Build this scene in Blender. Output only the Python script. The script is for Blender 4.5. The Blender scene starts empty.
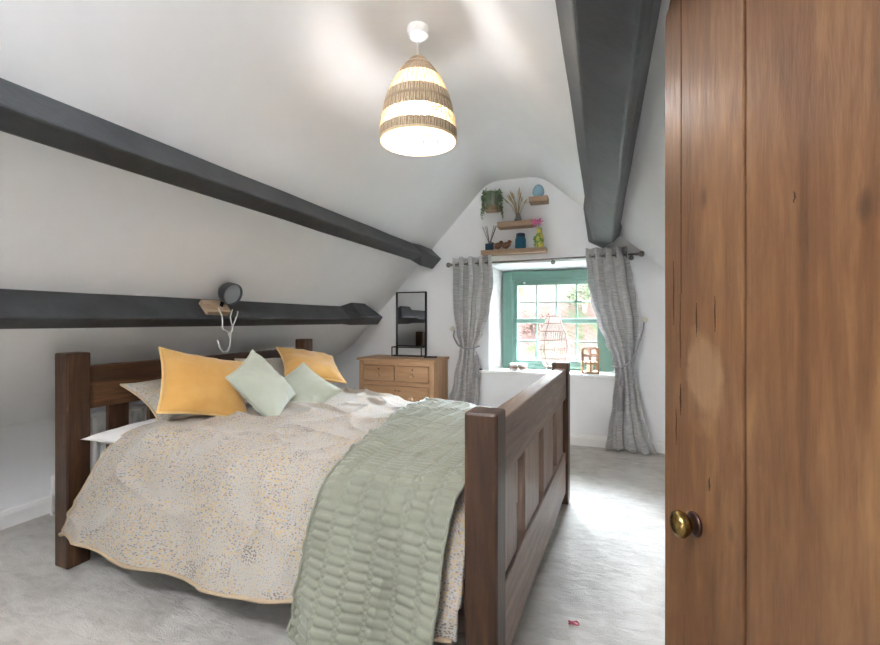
import bpy, bmesh, math, random
from mathutils import Vector, Matrix, noise
R = random.Random(7)
PI = math.pi
sc = bpy.context.scene
COL = sc.collection

# ---------------------------------------------------------------- helpers
def link(o, parent=None):
    COL.objects.link(o)
    if parent is not None:
        o.parent = parent
    return o

def tag(o, label=None, cat=None, group=None, kind=None):
    if label: o['label'] = label
    if cat: o['category'] = cat
    if group: o['group'] = group
    if kind: o['kind'] = kind
    return o

def thing(name, label, cat, loc=(0, 0, 0), rot=(0, 0, 0), group=None):
    o = bpy.data.objects.new(name, None)
    o.empty_display_size = .05
    o.location = loc
    o.rotation_euler = rot
    link(o)
    return tag(o, label, cat, group)

def obj(name, bm, m, parent=None, smooth=False, bevel=0, seg=2, auto=None):
    me = bpy.data.meshes.new(name)
    bmesh.ops.recalc_face_normals(bm, faces=bm.faces[:])
    bm.to_mesh(me)
    bm.free()
    mats = m if isinstance(m, (list, tuple)) else [m]
    for x in mats:
        me.materials.append(x)
    if smooth:
        for p in me.polygons:
            p.use_smooth = True
    o = bpy.data.objects.new(name, me)
    link(o, parent)
    if auto is not None:
        for p in me.polygons:
            p.use_smooth = True
        me.set_sharp_from_angle(angle=math.radians(auto))
    if bevel:
        md = o.modifiers.new('bevel', 'BEVEL')
        md.width = bevel
        md.segments = seg
        md.limit_method = 'ANGLE'
        md.angle_limit = math.radians(40)
    return o

def add_box(bm, x0, x1, y0, y1, z0, z1, mi=0):
    vs = [bm.verts.new(p) for p in ((x0, y0, z0), (x1, y0, z0), (x1, y1, z0), (x0, y1, z0),
                                    (x0, y0, z1), (x1, y0, z1), (x1, y1, z1), (x0, y1, z1))]
    for f in ((0, 3, 2, 1), (4, 5, 6, 7), (0, 1, 5, 4), (1, 2, 6, 5), (2, 3, 7, 6), (3, 0, 4, 7)):
        bm.faces.new([vs[i] for i in f]).material_index = mi
    return vs

def box(*a):
    bm = bmesh.new()
    add_box(bm, *a)
    return bm

def add_lathe(bm, prof, n=32, c=(0, 0, 0), mat=None, mi=0, closed=False):
    """prof: list of (r, z); revolve about z through c"""
    rings = []
    for r, z in prof:
        if r < 1e-6:
            p = Vector((c[0], c[1], c[2] + z))
            rings.append([bm.verts.new(mat @ p if mat else p)])
        else:
            ring = []
            for i in range(n):
                t = 2 * PI * i / n
                p = Vector((c[0] + r * math.cos(t), c[1] + r * math.sin(t), c[2] + z))
                ring.append(bm.verts.new(mat @ p if mat else p))
            rings.append(ring)
    pairs = list(zip(rings[:-1], rings[1:]))
    if closed:
        pairs.append((rings[-1], rings[0]))
    for a, b in pairs:
        for i in range(n):
            j = (i + 1) % n
            if len(a) == 1 and len(b) == 1:
                continue
            if len(a) == 1:
                f = bm.faces.new((a[0], b[j], b[i]))
            elif len(b) == 1:
                f = bm.faces.new((a[i], a[j], b[0]))
            else:
                f = bm.faces.new((a[i], a[j], b[j], b[i]))
            f.material_index = mi
    return bm

def lathe(prof, n=32, c=(0, 0, 0), mat=None, closed=False):
    return add_lathe(bmesh.new(), prof, n, c, mat, 0, closed)

def add_tube(bm, pts, r, n=8, closed=False, cap=True, mi=0):
    pts = [Vector(p) for p in pts]
    m = len(pts)
    rr = r if isinstance(r, (list, tuple)) else [r] * m
    rings = []
    prev = None
    for i, p in enumerate(pts):
        if closed:
            t = (pts[(i + 1) % m] - pts[i - 1])
        else:
            t = pts[min(i + 1, m - 1)] - pts[max(i - 1, 0)]
        t.normalize()
        if prev is None:
            a = Vector((0, 0, 1)) if abs(t.z) < .9 else Vector((1, 0, 0))
            u = t.cross(a).normalized()
        else:
            u = (prev - t * prev.dot(t))
            if u.length < 1e-6:
                u = t.orthogonal()
            u.normalize()
        prev = u
        w = t.cross(u)
        rings.append([bm.verts.new(p + (u * math.cos(2 * PI * k / n) + w * math.sin(2 * PI * k / n)) * rr[i]) for k in range(n)])
    rng = range(m) if closed else range(m - 1)
    for i in rng:
        a, b = rings[i], rings[(i + 1) % m]
        for k in range(n):
            bm.faces.new((a[k], a[(k + 1) % n], b[(k + 1) % n], b[k])).material_index = mi
    if cap and not closed:
        bm.faces.new(rings[0][::-1]).material_index = mi
        bm.faces.new(rings[-1]).material_index = mi
    return bm

def tube(pts, r, n=8, closed=False):
    return add_tube(bmesh.new(), pts, r, n, closed)

def add_prism(bm, poly, y0, y1, mi=0):
    """poly: list of (x, z) extruded along y"""
    a = [bm.verts.new((x, y0, z)) for x, z in poly]
    b = [bm.verts.new((x, y1, z)) for x, z in poly]
    n = len(poly)
    bm.faces.new(a).material_index = mi
    bm.faces.new(b[::-1]).material_index = mi
    for i in range(n):
        bm.faces.new((a[i], b[i], b[(i + 1) % n], a[(i + 1) % n])).material_index = mi
    return bm

def prism(poly, y0, y1):
    return add_prism(bmesh.new(), poly, y0, y1)

def loft(sections):
    """sections: list of lists of 3d points with equal counts, closed polygons"""
    bm = bmesh.new()
    rs = [[bm.verts.new(p) for p in s] for s in sections]
    n = len(rs[0])
    for a, b in zip(rs[:-1], rs[1:]):
        for i in range(n):
            bm.faces.new((a[i], a[(i + 1) % n], b[(i + 1) % n], b[i]))
    bm.faces.new(rs[0][::-1])
    bm.faces.new(rs[-1])
    return bm

def grid_bm(P, nu, nv, uv=None):
    """P(i,j)->point over an nu x nv grid of vertices"""
    bm = bmesh.new()
    V = [[bm.verts.new(P(i, j)) for j in range(nv)] for i in range(nu)]
    lay = bm.loops.layers.uv.new('UVMap') if uv else None
    for i in range(nu - 1):
        for j in range(nv - 1):
            f = bm.faces.new((V[i][j], V[i + 1][j], V[i + 1][j + 1], V[i][j + 1]))
            if uv:
                for l, (a, b) in zip(f.loops, ((i, j), (i + 1, j), (i + 1, j + 1), (i, j + 1))):
                    l[lay].uv = uv(a, b)
    return bm

def copy_tree(o, parent=None):
    kids = [k for k in COL.objects if k.parent == o]
    c = o.copy()
    COL.objects.link(c)
    if parent is not None:
        c.parent = parent
    for k in kids:
        copy_tree(k, c)
    return c

def sst(a, b, x):
    t = max(0., min(1., (x - a) / (b - a)))
    return t * t * (3 - 2 * t)

def lerp(a, b, t):
    return a + (b - a) * t

def interp(x, tab):
    if x <= tab[0][0]: return tab[0][1]
    for (a, va), (b, vb) in zip(tab[:-1], tab[1:]):
        if x <= b:
            return lerp(va, vb, (x - a) / (b - a))
    return tab[-1][1]

def sinterp(x, tab):
    if x <= tab[0][0]: return tab[0][1]
    for (a, va), (b, vb) in zip(tab[:-1], tab[1:]):
        if x <= b:
            return lerp(va, vb, sst(a, b, x))
    return tab[-1][1]

# ---------------------------------------------------------------- materials
def srgb(h):
    h = h.lstrip('#')
    out = []
    for i in (0, 2, 4):
        v = int(h[i:i + 2], 16) / 255
        out.append(v / 12.92 if v <= .04045 else ((v + .055) / 1.055) ** 2.4)
    return (*out, 1)

class NT:
    def __init__(self, name):
        self.m = bpy.data.materials.new(name)
        self.m.use_nodes = True
        self.t = self.m.node_tree
        self.b = self.t.nodes['Principled BSDF']
        self.out = self.t.nodes['Material Output']
    def n(self, typ, **kw):
        nd = self.t.nodes.new('ShaderNode' + typ)
        for k, v in kw.items():
            if k.startswith('i_'):
                nd.inputs[k[2:].replace('_', ' ')].default_value = v
            else:
                setattr(nd, k, v)
        return nd
    def l(self, a, b):
        self.t.links.new(a, b)
    def coords(self, scale=(1, 1, 1), kind='Object', rot=(0, 0, 0)):
        tc = self.n('TexCoord')
        mp = self.n('Mapping')
        mp.inputs['Scale'].default_value = scale
        mp.inputs['Rotation'].default_value = rot
        self.l(tc.outputs[kind], mp.inputs['Vector'])
        return mp.outputs['Vector']
    def noise(self, vec, scale, detail=4, rough=.55, dist=0):
        nd = self.n('TexNoise')
        nd.inputs['Scale'].default_value = scale
        nd.inputs['Detail'].default_value = detail
        nd.inputs['Roughness'].default_value = rough
        nd.inputs['Distortion'].default_value = dist
        if vec is not None: self.l(vec, nd.inputs['Vector'])
        return nd.outputs['Fac']
    def ramp(self, fac, stops, interp='LINEAR'):
        nd = self.n('ValToRGB')
        cr = nd.color_ramp
        cr.interpolation = interp
        while len(cr.elements) < len(stops):
            cr.elements.new(.5)
        for e, (p, c) in zip(cr.elements, stops):
            e.position = p
            e.color = c if len(c) == 4 else (*c, 1)
        self.l(fac, nd.inputs['Fac'])
        return nd.outputs['Color']
    def mix(self, fac, a, b, mode='MIX'):
        nd = self.n('Mix', data_type='RGBA', blend_type=mode)
        for s, v in ((nd.inputs[0], fac), (nd.inputs[6], a), (nd.inputs[7], b)):
            if isinstance(v, (int, float)): s.default_value = v
            elif isinstance(v, tuple): s.default_value = v
            else: self.l(v, s)
        return nd.outputs[2]
    def math(self, op, a, b=None):
        nd = self.n('Math', operation=op)
        for s, v in zip(nd.inputs, (a, b)):
            if v is None: continue
            if isinstance(v, (int, float)): s.default_value = v
            else: self.l(v, s)
        return nd.outputs[0]
    def bump(self, h, strength=.3, dist=.01):
        nd = self.n('Bump')
        nd.inputs['Strength'].default_value = strength
        nd.inputs['Distance'].default_value = dist
        self.l(h, nd.inputs['Height'])
        self.l(nd.outputs['Normal'], self.b.inputs['Normal'])
    def base(self, c):
        if isinstance(c, tuple): self.b.inputs['Base Color'].default_value = c
        else: self.l(c, self.b.inputs['Base Color'])
    def set(self, **kw):
        for k, v in kw.items():
            self.b.inputs[k.replace('_', ' ')].default_value = v
        return self

def plain(name, hexc, rough=.5, metal=0, **kw):
    t = NT(name)
    t.base(srgb(hexc) if isinstance(hexc, str) else hexc)
    t.set(Roughness=rough, Metallic=metal)
    for k, v in kw.items():
        t.b.inputs[k.replace('_', ' ')].default_value = v
    return t.m

def wood(name, dark, mid, light, axis='Z', rough=.5, grain=1., bump=.25, spec=.4, knots=True, clear=0, stretch=(.09, .45)):
    t = NT(name)
    s = {'X': (stretch[0], 1, 1), 'Y': (1, stretch[0], 1), 'Z': (1, 1, stretch[0])}[axis]
    oi = t.n('ObjectInfo')
    tc = t.n('TexCoord')
    ad = t.n('VectorMath', operation='ADD')
    sc_ = t.n('VectorMath', operation='SCALE')
    t.l(oi.outputs['Location'], sc_.inputs[0]); sc_.inputs['Scale'].default_value = 1.7
    t.l(tc.outputs['Object'], ad.inputs[0]); t.l(sc_.outputs[0], ad.inputs[1])
    mp = t.n('Mapping'); mp.inputs['Scale'].default_value = s
    t.l(ad.outputs[0], mp.inputs['Vector'])
    v = mp.outputs['Vector']
    g1 = t.noise(v, 22 * grain, 6, .62, .8)
    g2 = t.noise(v, 120 * grain, 4, .6, .2)
    big = t.noise(v, 5 * grain, 2, .5, .3)
    m1 = t.math('ADD', t.math('MULTIPLY', g1, .55), t.math('ADD', t.math('MULTIPLY', g2, .2), t.math('MULTIPLY', big, .25)))
    col = t.ramp(m1, [(.32, srgb(dark)), (.5, srgb(mid)), (.68, srgb(light))])
    if knots:
        mp2 = t.n('Mapping')
        k = {'X': (.45, 1, 1), 'Y': (1, .45, 1), 'Z': (1, 1, .45)}[axis]
        mp2.inputs['Scale'].default_value = k
        t.l(ad.outputs[0], mp2.inputs['Vector'])
        vo = t.n('TexVoronoi', feature='F1'); vo.inputs['Scale'].default_value = 8 * grain
        t.l(mp2.outputs['Vector'], vo.inputs['Vector'])
        kf = t.ramp(vo.outputs['Distance'], [(.035, (1, 1, 1)), (.075, (0, 0, 0))])
        dk = tuple(c * .45 for c in srgb(dark)[:3]) + (1,)
        col = t.mix(t.math('MULTIPLY', kf, .65), col, dk)
    t.base(col)
    t.set(Roughness=rough, Specular_IOR_Level=spec)
    if clear: t.set(Coat_Weight=clear, Coat_Roughness=.25)
    t.bump(t.math('ADD', g2, g1), bump, .004)
    return t.m

def paint(name, c, rough=.55, bscale=40, bump=.12, tint=None, spec=.3, var=3):
    t = NT(name)
    v = t.coords()
    n = t.noise(v, bscale, 5, .6)
    if tint:
        t.base(t.ramp(t.noise(v, var, 5, .6), [(.35, srgb(tint)), (.65, srgb(c))]))
    else:
        t.base(srgb(c))
    t.set(Roughness=rough, Specular_IOR_Level=spec)
    t.bump(n, bump, .004)
    return t.m

M = {}
M['wall'] = paint('wall_paint', '#f2f2f2', .8, 16, .1, '#efefef', .15)
M['white'] = paint('white_gloss', '#efedea', .35, 60, .04, None, .4)
M['beam'] = paint('beam_paint', '#434548', .45, 34, .5, '#333537', .45, 6)
M['green'] = paint('sage_window_paint', '#698d82', .4, 60, .05, '#64877c', .4)
M['bedwood'] = {a: wood('walnut_stain_' + a, '#1c0f08', '#442b19', '#714f33', a, .42, .75, .35, .45) for a in 'XYZ'}
M['glarewood'] = {a: wood('glare_stain_' + a, '#50423a', '#80695c', '#a59080', a, .42, .75, .35, .45) for a in 'XYZ'}  # greyed copy of the bed stain, footboard glare put into the colour
M['pine'] = {a: wood('old_pine_' + a, '#a87f5b', '#c79d76', '#dab48f', a, .45, .7, .15, .4) for a in 'XYZ'}
M['oak'] = {a: wood('pale_oak_' + a, '#8e755f', '#b2967c', '#c6ad94', a, .6, 1.2, .15, .3, False) for a in 'XZ'}
M['black'] = plain('black_metal', '#191a1c', .45, .6)
M['chrome'] = plain('brushed_nickel', '#8e8a86', .3, 1)
M['brass'] = None
t = NT('aged_brass')
t.base(t.ramp(t.noise(t.coords(), 60, 4), [(.35, srgb('#6f5a34')), (.65, srgb('#a88d55'))]))
t.set(Metallic=1, Roughness=.24)
M['brass'] = t.m
M['dark_iron'] = plain('dark_iron', '#4a3530', .35, .8)

# carpet
t = NT('grey_carpet')
v = t.coords()
c1 = t.noise(v, 2.2, 5, .65, 1.2)
c2 = t.noise(v, 170, 3, .7)
c3 = t.noise(t.coords((1, 2.4, 1), 'Object', (0, 0, .5)), 9, 4, .6, .6)
m_ = t.math('ADD', t.math('MULTIPLY', c1, .45), t.math('ADD', t.math('MULTIPLY', c3, .35), t.math('MULTIPLY', c2, .2)))
t.base(t.ramp(m_, [(.36, srgb('#a9a39a')), (.5, srgb('#c6c0b8')), (.64, srgb('#d6d1ca'))]))
t.set(Roughness=.95, Specular_IOR_Level=.1, Sheen_Weight=.25)
t.bump(t.math('ADD', t.math('MULTIPLY', c2, .5), t.math('MULTIPLY', c3, 1.)), .7, .018)
M['carpet'] = t.m

# duvet print: thousands of tiny brush dabs on white
def print_mat(name, dens=1.0):
    t = NT(name)
    tc = t.n('TexCoord')
    uv = tc.outputs['UV']
    mp = t.n('Mapping'); t.l(uv, mp.inputs['Vector']); mp.inputs['Scale'].default_value = (1, 1.5, 1)
    vo = t.n('TexVoronoi', voronoi_dimensions='2D', feature='F1')
    vo.inputs['Scale'].default_value = 88
    vo.inputs['Randomness'].default_value = .75
    t.l(mp.outputs['Vector'], vo.inputs['Vector'])
    big = t.noise(uv, 5.5, 3, .6, .5)
    thr = t.math('MULTIPLY', t.ramp(big, [(.3, (.14, .14, .14)), (.5, (.36, .36, .36)), (.7, (.42, .42, .42))]), dens)
    mask = t.math('LESS_THAN', vo.outputs['Distance'], thr)
    sep = t.n('SeparateColor'); t.l(vo.outputs['Color'], sep.inputs[0])
    big2 = t.noise(uv, 4, 2, .5)
    sel = t.math('ADD', t.math('MULTIPLY', sep.outputs[0], .75), t.math('MULTIPLY', t.math('SUBTRACT', big2, .3), .6))
    pal = t.ramp(sel, [(0, srgb('#75726d')), (.16, srgb('#b59a69')), (.34, srgb('#a58a80')), (.5, srgb('#8d908e')),
                       (.62, srgb('#bf9f62')), (.76, srgb('#7d7168')), (.9, srgb('#b0907f'))], 'CONSTANT')
    # larger flower heads
    v2 = t.n('TexVoronoi', voronoi_dimensions='2D', feature='F1'); v2.inputs['Scale'].default_value = 3.1
    t.l(uv, v2.inputs['Vector'])
    near = t.ramp(v2.outputs['Distance'], [(.09, (1, 1, 1)), (.12, (0, 0, 0))])
    pal = t.mix(t.math('MULTIPLY', near, .75), pal, srgb('#5c5046'))
    col = t.mix(t.math('MULTIPLY', mask, .8), srgb('#aba69f'), pal)
    t.base(col)
    t.set(Roughness=.85, Specular_IOR_Level=.15, Sheen_Weight=.15)
    t.bump(t.noise(uv, 260, 2), .12, .002)
    return t.m
M['print'] = print_mat('dabbed_cotton')
M['sheet'] = paint('white_cotton', '#e9e6e3', .9, 300, .1, None, .1)
M['piping_tan'] = plain('tan_piping', '#b5a084', .8)

def cloth(name, c1, c2, scale=300, rough=.75, sheen=.3, bump=.15, var=5):
    t = NT(name)
    v = t.coords()
    t.base(t.ramp(t.noise(v, var, 4), [(.35, srgb(c1)), (.65, srgb(c2))]))
    t.set(Roughness=rough, Sheen_Weight=sheen, Specular_IOR_Level=.2)
    t.bump(t.noise(v, scale, 3), bump, .002)
    return t.m
M['yellow'] = cloth('mustard_velvet', '#c9974e', '#d4a55f', 300, .6, .45)
M['yellow_pipe'] = cloth('mustard_piping', '#d9b373', '#e0bd80')
M['sage'] = cloth('sage_cotton', '#b0b5a5', '#babfaf', 400)
M['sage_throw'] = cloth('sage_quilt_cotton', '#828374', '#8c8d7d', 400, .6, .3, .1)

# curtain linen with slubby horizontal streaks
t = NT('grey_slub_linen')
uvv = t.coords((1.6, 55, 1), 'UV')
st = t.noise(uvv, 2.0, 5, .7, .2)
st2 = t.noise(t.coords((6, 240, 1), 'UV'), 2.0, 3, .6)
mm = t.math('ADD', t.math('MULTIPLY', st, .65), t.math('MULTIPLY', st2, .35))
col = t.ramp(mm, [(.36, srgb('#aeacaa')), (.5, srgb('#d0cecc')), (.64, srgb('#ebe9e7'))])
t.base(col)
t.set(Roughness=.8, Sheen_Weight=.2, Specular_IOR_Level=.15)
t.bump(mm, .2, .003)
tr = t.n('BsdfTranslucent'); t.l(col, tr.inputs['Color'])
mx = t.n('MixShader'); mx.inputs[0].default_value = .2
t.l(t.b.outputs[0], mx.inputs[1]); t.l(tr.outputs[0], mx.inputs[2]); t.l(mx.outputs[0], t.out.inputs['Surface'])
M['curtain'] = t.m

# glass pane: thin sheet
t = NT('window_glass')
tr = t.n('BsdfTransparent'); gl = t.n('BsdfGlossy'); gl.inputs['Roughness'].default_value = .02
fr = t.n('Fresnel'); fr.inputs['IOR'].default_value = 1.45
mx = t.n('MixShader')
t.l(fr.outputs[0], mx.inputs[0]); t.l(tr.outputs[0], mx.inputs[1]); t.l(gl.outputs[0], mx.inputs[2]); t.l(mx.outputs[0], t.out.inputs['Surface'])
M['glass'] = t.m
M['mirror'] = plain('mirror_silver', '#e6e8ea', .02, 1)
def tinted(name, hexc, rough=.08, trans=.75):
    return plain(name, hexc, rough, 0, Transmission_Weight=trans, IOR=1.3)
M['blue_glass'] = tinted('blue_glass', '#4f9dc0')
M['navy_glass'] = plain('navy_glass', '#1d3d57', .12)
M['pale_blue'] = plain('pale_blue_glaze', '#9dbfd0', .25)
M['clear'] = tinted('clear_glass', '#e8efee', .05, .9)

def emit(name, hexc, s):
    t = NT(name)
    t.b.inputs['Base Color'].default_value = srgb(hexc)
    t.b.inputs['Emission Color'].default_value = srgb(hexc)
    t.b.inputs['Emission Strength'].default_value = s
    return t.m

# ---------------------------------------------------------------- camera
YAW = math.atan(163 / 445)
cam = bpy.data.objects.new('camera', bpy.data.cameras.new('camera'))
link(cam)
cam.location = (0, 0, 1.22)
cam.rotation_euler = (PI / 2, 0, YAW)
cam.data.sensor_width = 36
cam.data.lens = 445 / 880 * 36
cam.data.shift_y = -(320 - 322.5) / 880 * -1
cam.data.clip_start = .02
sc.camera = cam

# ---------------------------------------------------------------- room shell
G = 4.54          # gable wall face
YB = -1.35        # wall behind
XL, XR = -3.30, 1.85
def zslL(x): return 2.09 + 1.07 * (x + 1.665)
def zslR(x): return 2.024 - .874 * (x - .151)
ZC = 2.665
# ceiling profile, left knee wall top to right knee wall top, with plaster-rounded joins
prof = [(XL, .60), (-2.75, .93)]
def fillet(p0, p1, p2, d, n=10):
    a = Vector(p1) + (Vector(p0) - Vector(p1)).normalized() * d
    b = Vector(p1) + (Vector(p2) - Vector(p1)).normalized() * d
    return [tuple((1 - t) ** 2 * a + 2 * t * (1 - t) * Vector(p1) + t * t * b) for t in [i / n for i in range(n + 1)]]
xl = -1.665 + (ZC - 2.09) / 1.07
xr = .151 - (ZC - 2.024) / .874
pl, pr = (xl, ZC), (xr, ZC)
zr = zslR(XR)
prof = [(XL, .60)] + fillet((XL, .6), (-2.75, .93), pl, .12, 6) + fillet((-2.75, .93), pl, pr, .13) + fillet(pl, pr, (XR, zr), .13) + [(XR, zr)]
DX, DY = .17, 1.0       # raised landing ceiling starts here, right of the purlin
ZL = 2.12
def ceil_strip(bm, pts, y0, y1, n, th=.16):
    """slab following pts (x, z), thickness upward"""
    up = [(x, z + th) for x, z in pts]
    add_prism(bm, list(pts) + up[::-1], y0, y1)
bm = bmesh.new()
ceil_strip(bm, prof, DY, G + .36, 1)
zc = zslR(DX)
left_part = [p for p in prof if p[0] < DX] + [(DX, zc)]
ceil_strip(bm, left_part, YB - .2, DY, 1)
# landing ceiling and its cheek
add_box(bm, DX, XR + .1, YB - .2, DY + .0, ZL, ZL + .16)
add_box(bm, DX - .06, DX, YB - .2, DY, zc + .06, ZL + .16)
ZL2 = ZL
cheek = [(DX, zc + .001), (XR, zr), (XR, ZL), (DX, ZL)]
add_prism(bm, cheek, DY, DY + .1)
ce = obj('ceiling', bm, M['wall'], auto=35)
tag(ce, 'white plastered sloping attic ceiling', None, None, 'structure')

bm = bmesh.new()
add_box(bm, XL - .2, XR + .2, YB - .2, G + .36, -.12, 0)
fl = obj('floor', bm, M['carpet']); tag(fl, 'pale grey carpet', None, None, 'structure')
wl = obj('wall_left', box(XL - .15, XL, YB - .2, G + .36, 0, .72), M['wall']); tag(wl, 'low white knee wall behind the bed', None, None, 'structure')
wr = obj('wall_right', box(XR, XR + .15, YB - .2, G + .36, 0, ZL + .1), M['wall']); tag(wr, None, None, None, 'structure')

# gable wall with window opening, splayed reveals
WX0, WX1, WZ0, WZ1 = -1.03, .10, .70, 1.745   # at the frame
OX0, OX1, OZ0, OZ1 = -1.12, .17, .67, 1.80    # at the room face
TH = .34
def wall_with_hole(name, yin, yout, x0, x1, z0, z1, hin, hout):
    bm = bmesh.new()
    def ring(y, r):
        a, b, c, d = r
        return [bm.verts.new(p) for p in ((a, y, c), (b, y, c), (b, y, d), (a, y, d))]
    O1, H1 = ring(yin, (x0, x1, z0, z1)), ring(yin, hin)
    O2, H2 = ring(yout, (x0, x1, z0, z1)), ring(yout, hout)
    for i in range(4):
        j = (i + 1) % 4
        bm.faces.new((O1[i], O1[j], H1[j], H1[i]))
        bm.faces.new((O2[j], O2[i], H2[i], H2[j]))
        bm.faces.new((H1[i], H1[j], H2[j], H2[i]))
        bm.faces.new((O1[j], O1[i], O2[i], O2[j]))
    return bm
w = obj('wall_front', wall_with_hole('w', G, G + TH, XL - .1, XR + .1, 0, 2.9, (OX0, OX1, OZ0, OZ1), (WX0, WX1, WZ0 - .03, WZ1)), M['wall'])
tag(w, 'white gable wall with the window', None, None, 'structure')
# opposite gable
w = obj('wall_back', box(XL - .1, XR + .1, YB - .3, YB, 0, 2.9), M['wall'])
tag(w, None, None, None, 'structure')

# skirting boards
def skirt_profile(d):
    return [(0, 0), (d, 0), (d, .075), (d * .55, .1), (0, .105)]
bm = bmesh.new()
p = [(XL + a, z) for a, z in skirt_profile(.018)]
add_prism(bm, p, YB, G)
tag(obj('baseboard_left', bm, M['white']), None, None, None, 'structure')
bm = bmesh.new()
a = [(G - d, z) for d, z in skirt_profile(.018)]
rs = [[(x, y, z) for y, z in a] for x in (XL + .02, XR)]
tag(obj('baseboard_front', loft(rs), M['white']), None, None, None, 'structure')

# window sill board
sl = obj('trim_1', box(-1.26, .21, G - .06, G + .30, .668, .698), M['white'], None, bevel=.006)
tag(sl, 'white painted window sill', None, None, 'structure')

# sash window
YF = G + .27
win = bpy.data.objects.new('window_1', None); link(win); win.location = (-.465, YF, .70)
tag(win, 'sage green sash window with small panes', None, None, 'structure')
def wbox(name, x0, x1, y0, y1, z0, z1, m, bev=.004):
    o = obj(name, box(x0 + .465, x1 + .465, y0 - YF, y1 - YF, z0 - .70, z1 - .70), m, win, bevel=bev)
    return o
def frame_bm(x0, x1, y0, y1, z0, z1, wl_, wr_, wt, wb):
    bm = bmesh.new()
    for b in ((x0, x0 + wl_, z0, z1), (x1 - wr_, x1, z0, z1), (x0 + wl_, x1 - wr_, z1 - wt, z1), (x0 + wl_, x1 - wr_, z0, z0 + wb)):
        add_box(bm, b[0] + .465, b[1] + .465, y0 - YF, y1 - YF, b[2] - .70, b[3] - .70)
    return bm
obj('window_frame', frame_bm(WX0, WX1, YF - .02, YF + .075, WZ0, WZ1, .105, .105, .095, .045), M['green'], win, bevel=.005)
obj('frame_bead', frame_bm(WX0 + .105, WX1 - .105, YF - .004, YF + .012, WZ0 + .045, WZ1 - .095, .016, .016, .014, .012), M['green'], win, bevel=.003)
sx0, sx1 = -.925, -.005
def sash(name, z0, z1, y, wt, wb):
    s_ = obj(name, frame_bm(sx0, sx1, y, y + .035, z0, z1, .05, .05, wt, wb), M['green'], win, bevel=.004)
    bm = bmesh.new()
    gx0, gx1, gz0, gz1 = sx0 + .05, sx1 - .05, z0 + wb, z1 - wt
    for k in (1, 2, 3):
        x = lerp(gx0, gx1, k / 4)
        add_box(bm, x - .008 + .465, x + .008 + .465, y + .006 - YF, y + .029 - YF, gz0 - .70, gz1 - .70)
    z = (gz0 + gz1) / 2
    add_box(bm, gx0 + .465, gx1 + .465, y + .008 - YF, y + .027 - YF, z - .008 - .70, z + .008 - .70)
    obj('glazing_bar', bm, M['green'], s_, bevel=.002)
    gl_ = obj('glass_pane', box(gx0 + .463, gx1 + .467, y + .016 - YF, y + .019 - YF, gz0 - .702, gz1 - .698), M['glass'], s_)
    return s_
sash('upper_sash', 1.185, 1.645, YF + .036, .05, .04)
ls_ = sash('lower_sash', .735, 1.235, YF + .0, .045, .06)
# sash stops / latch
bm = bmesh.new()
for x in (-.80, -.16):
    add_lathe(bm, [(0, 0), (.012, 0), (.012, .006), (.006, .016), (0, .018)], 14, (0, 0, 0), Matrix.Translation((x + .465, YF + .036 - YF, 1.62 - .70)) @ Matrix.Rotation(PI / 2, 4, 'X'))
obj('sash_button', bm, M['white'], win, smooth=True)
bm = bmesh.new()
add_box(bm, -.93 + .465, -.918 + .465, YF - .012 - YF, YF + .002 - YF, 1.38 - .7, 1.52 - .7)
obj('sash_stop', bm, M['green'], win, bevel=.002)

# ---------------------------------------------------------------- roof purlins
def beam_thing(name, label, sections):
    o = obj(name, loft(sections), M['beam'], None, bevel=.012, seg=2)
    o['label'] = label; o['category'] = 'beam'; o['kind'] = 'thing'; o['group'] = 'black painted roof beams'
    return o
def noisy(sec, y, amp=.004):
    return [(x + amp * noise.noise((x * 9, y * 2.1, z * 9)), y, z + amp * noise.noise((z * 9, y * 2.3, x * 7 + 5))) for x, z in sec]
n_ = (.731, -.683); d_ = (.683, .731)
def sect(P, dep, wid, bury=.012):
    """purlin on the left slope: P on slope (upper edge), dep out of slope, wid down slope"""
    a = (P[0] - n_[0] * bury, P[1] - n_[1] * bury)
    b = (P[0] + n_[0] * dep, P[1] + n_[1] * dep)
    c = (b[0] - d_[0] * wid, b[1] - d_[1] * wid)
    e = (c[0] - n_[0] * (dep + bury), c[1] - n_[1] * (dep + bury))
    return [a, b, c, e]
ys = [YB + .002 + i * .35 for i in range(16)]
def shift(sec, dx, dz): return [(x + dx, z + dz) for x, z in sec]
U = [(-1.772, 1.985), (-1.660, 1.850), (-1.775, 1.808), (-1.862, 1.885)]
secs = [noisy(U, y) for y in ys if y < 3.95] + [noisy(U, 4.02)]
U2 = [(-1.765, 2.0), (-1.642, 1.885), (-1.748, 1.772), (-1.88, 1.865)]
secs += [noisy(U2, 4.20), noisy(U2, G - .002)]
beam_thing('roof_beam', 'long black roof beam on left slope, the upper one, ending above the mirror', secs)
L_ = [(-2.358, 1.357), (-2.235, 1.228), (-2.330, 1.177), (-2.435, 1.268)]
secs = [noisy(L_, y) for y in ys if y < 3.5] + [noisy(L_, 3.66)]
L2 = [(-2.322, 1.398), (-2.205, 1.252), (-2.330, 1.166), (-2.44, 1.262)]
secs += [[(x, 3.80, z) for x, z in L2], [(x, y, z) for (x, z), y in zip(L2, (4.06, 4.26, 4.375, 4.2))]]
beam_thing('roof_beam', 'low black roof beam behind the headboard carrying the spotlight', secs)
A = [(-.15, 2.285), (-.068, 1.95), (.073, 1.86), (.098, 1.885), (.14, 2.03)]
secs = [noisy(A, y, .005) for y in ys if y < 3.9] + [noisy(A, 3.98)]
Bs = [(-.18, 2.31), (-.135, 1.975), (-.004, 1.908), (.145, 2.01), (.155, 2.02)]
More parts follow.
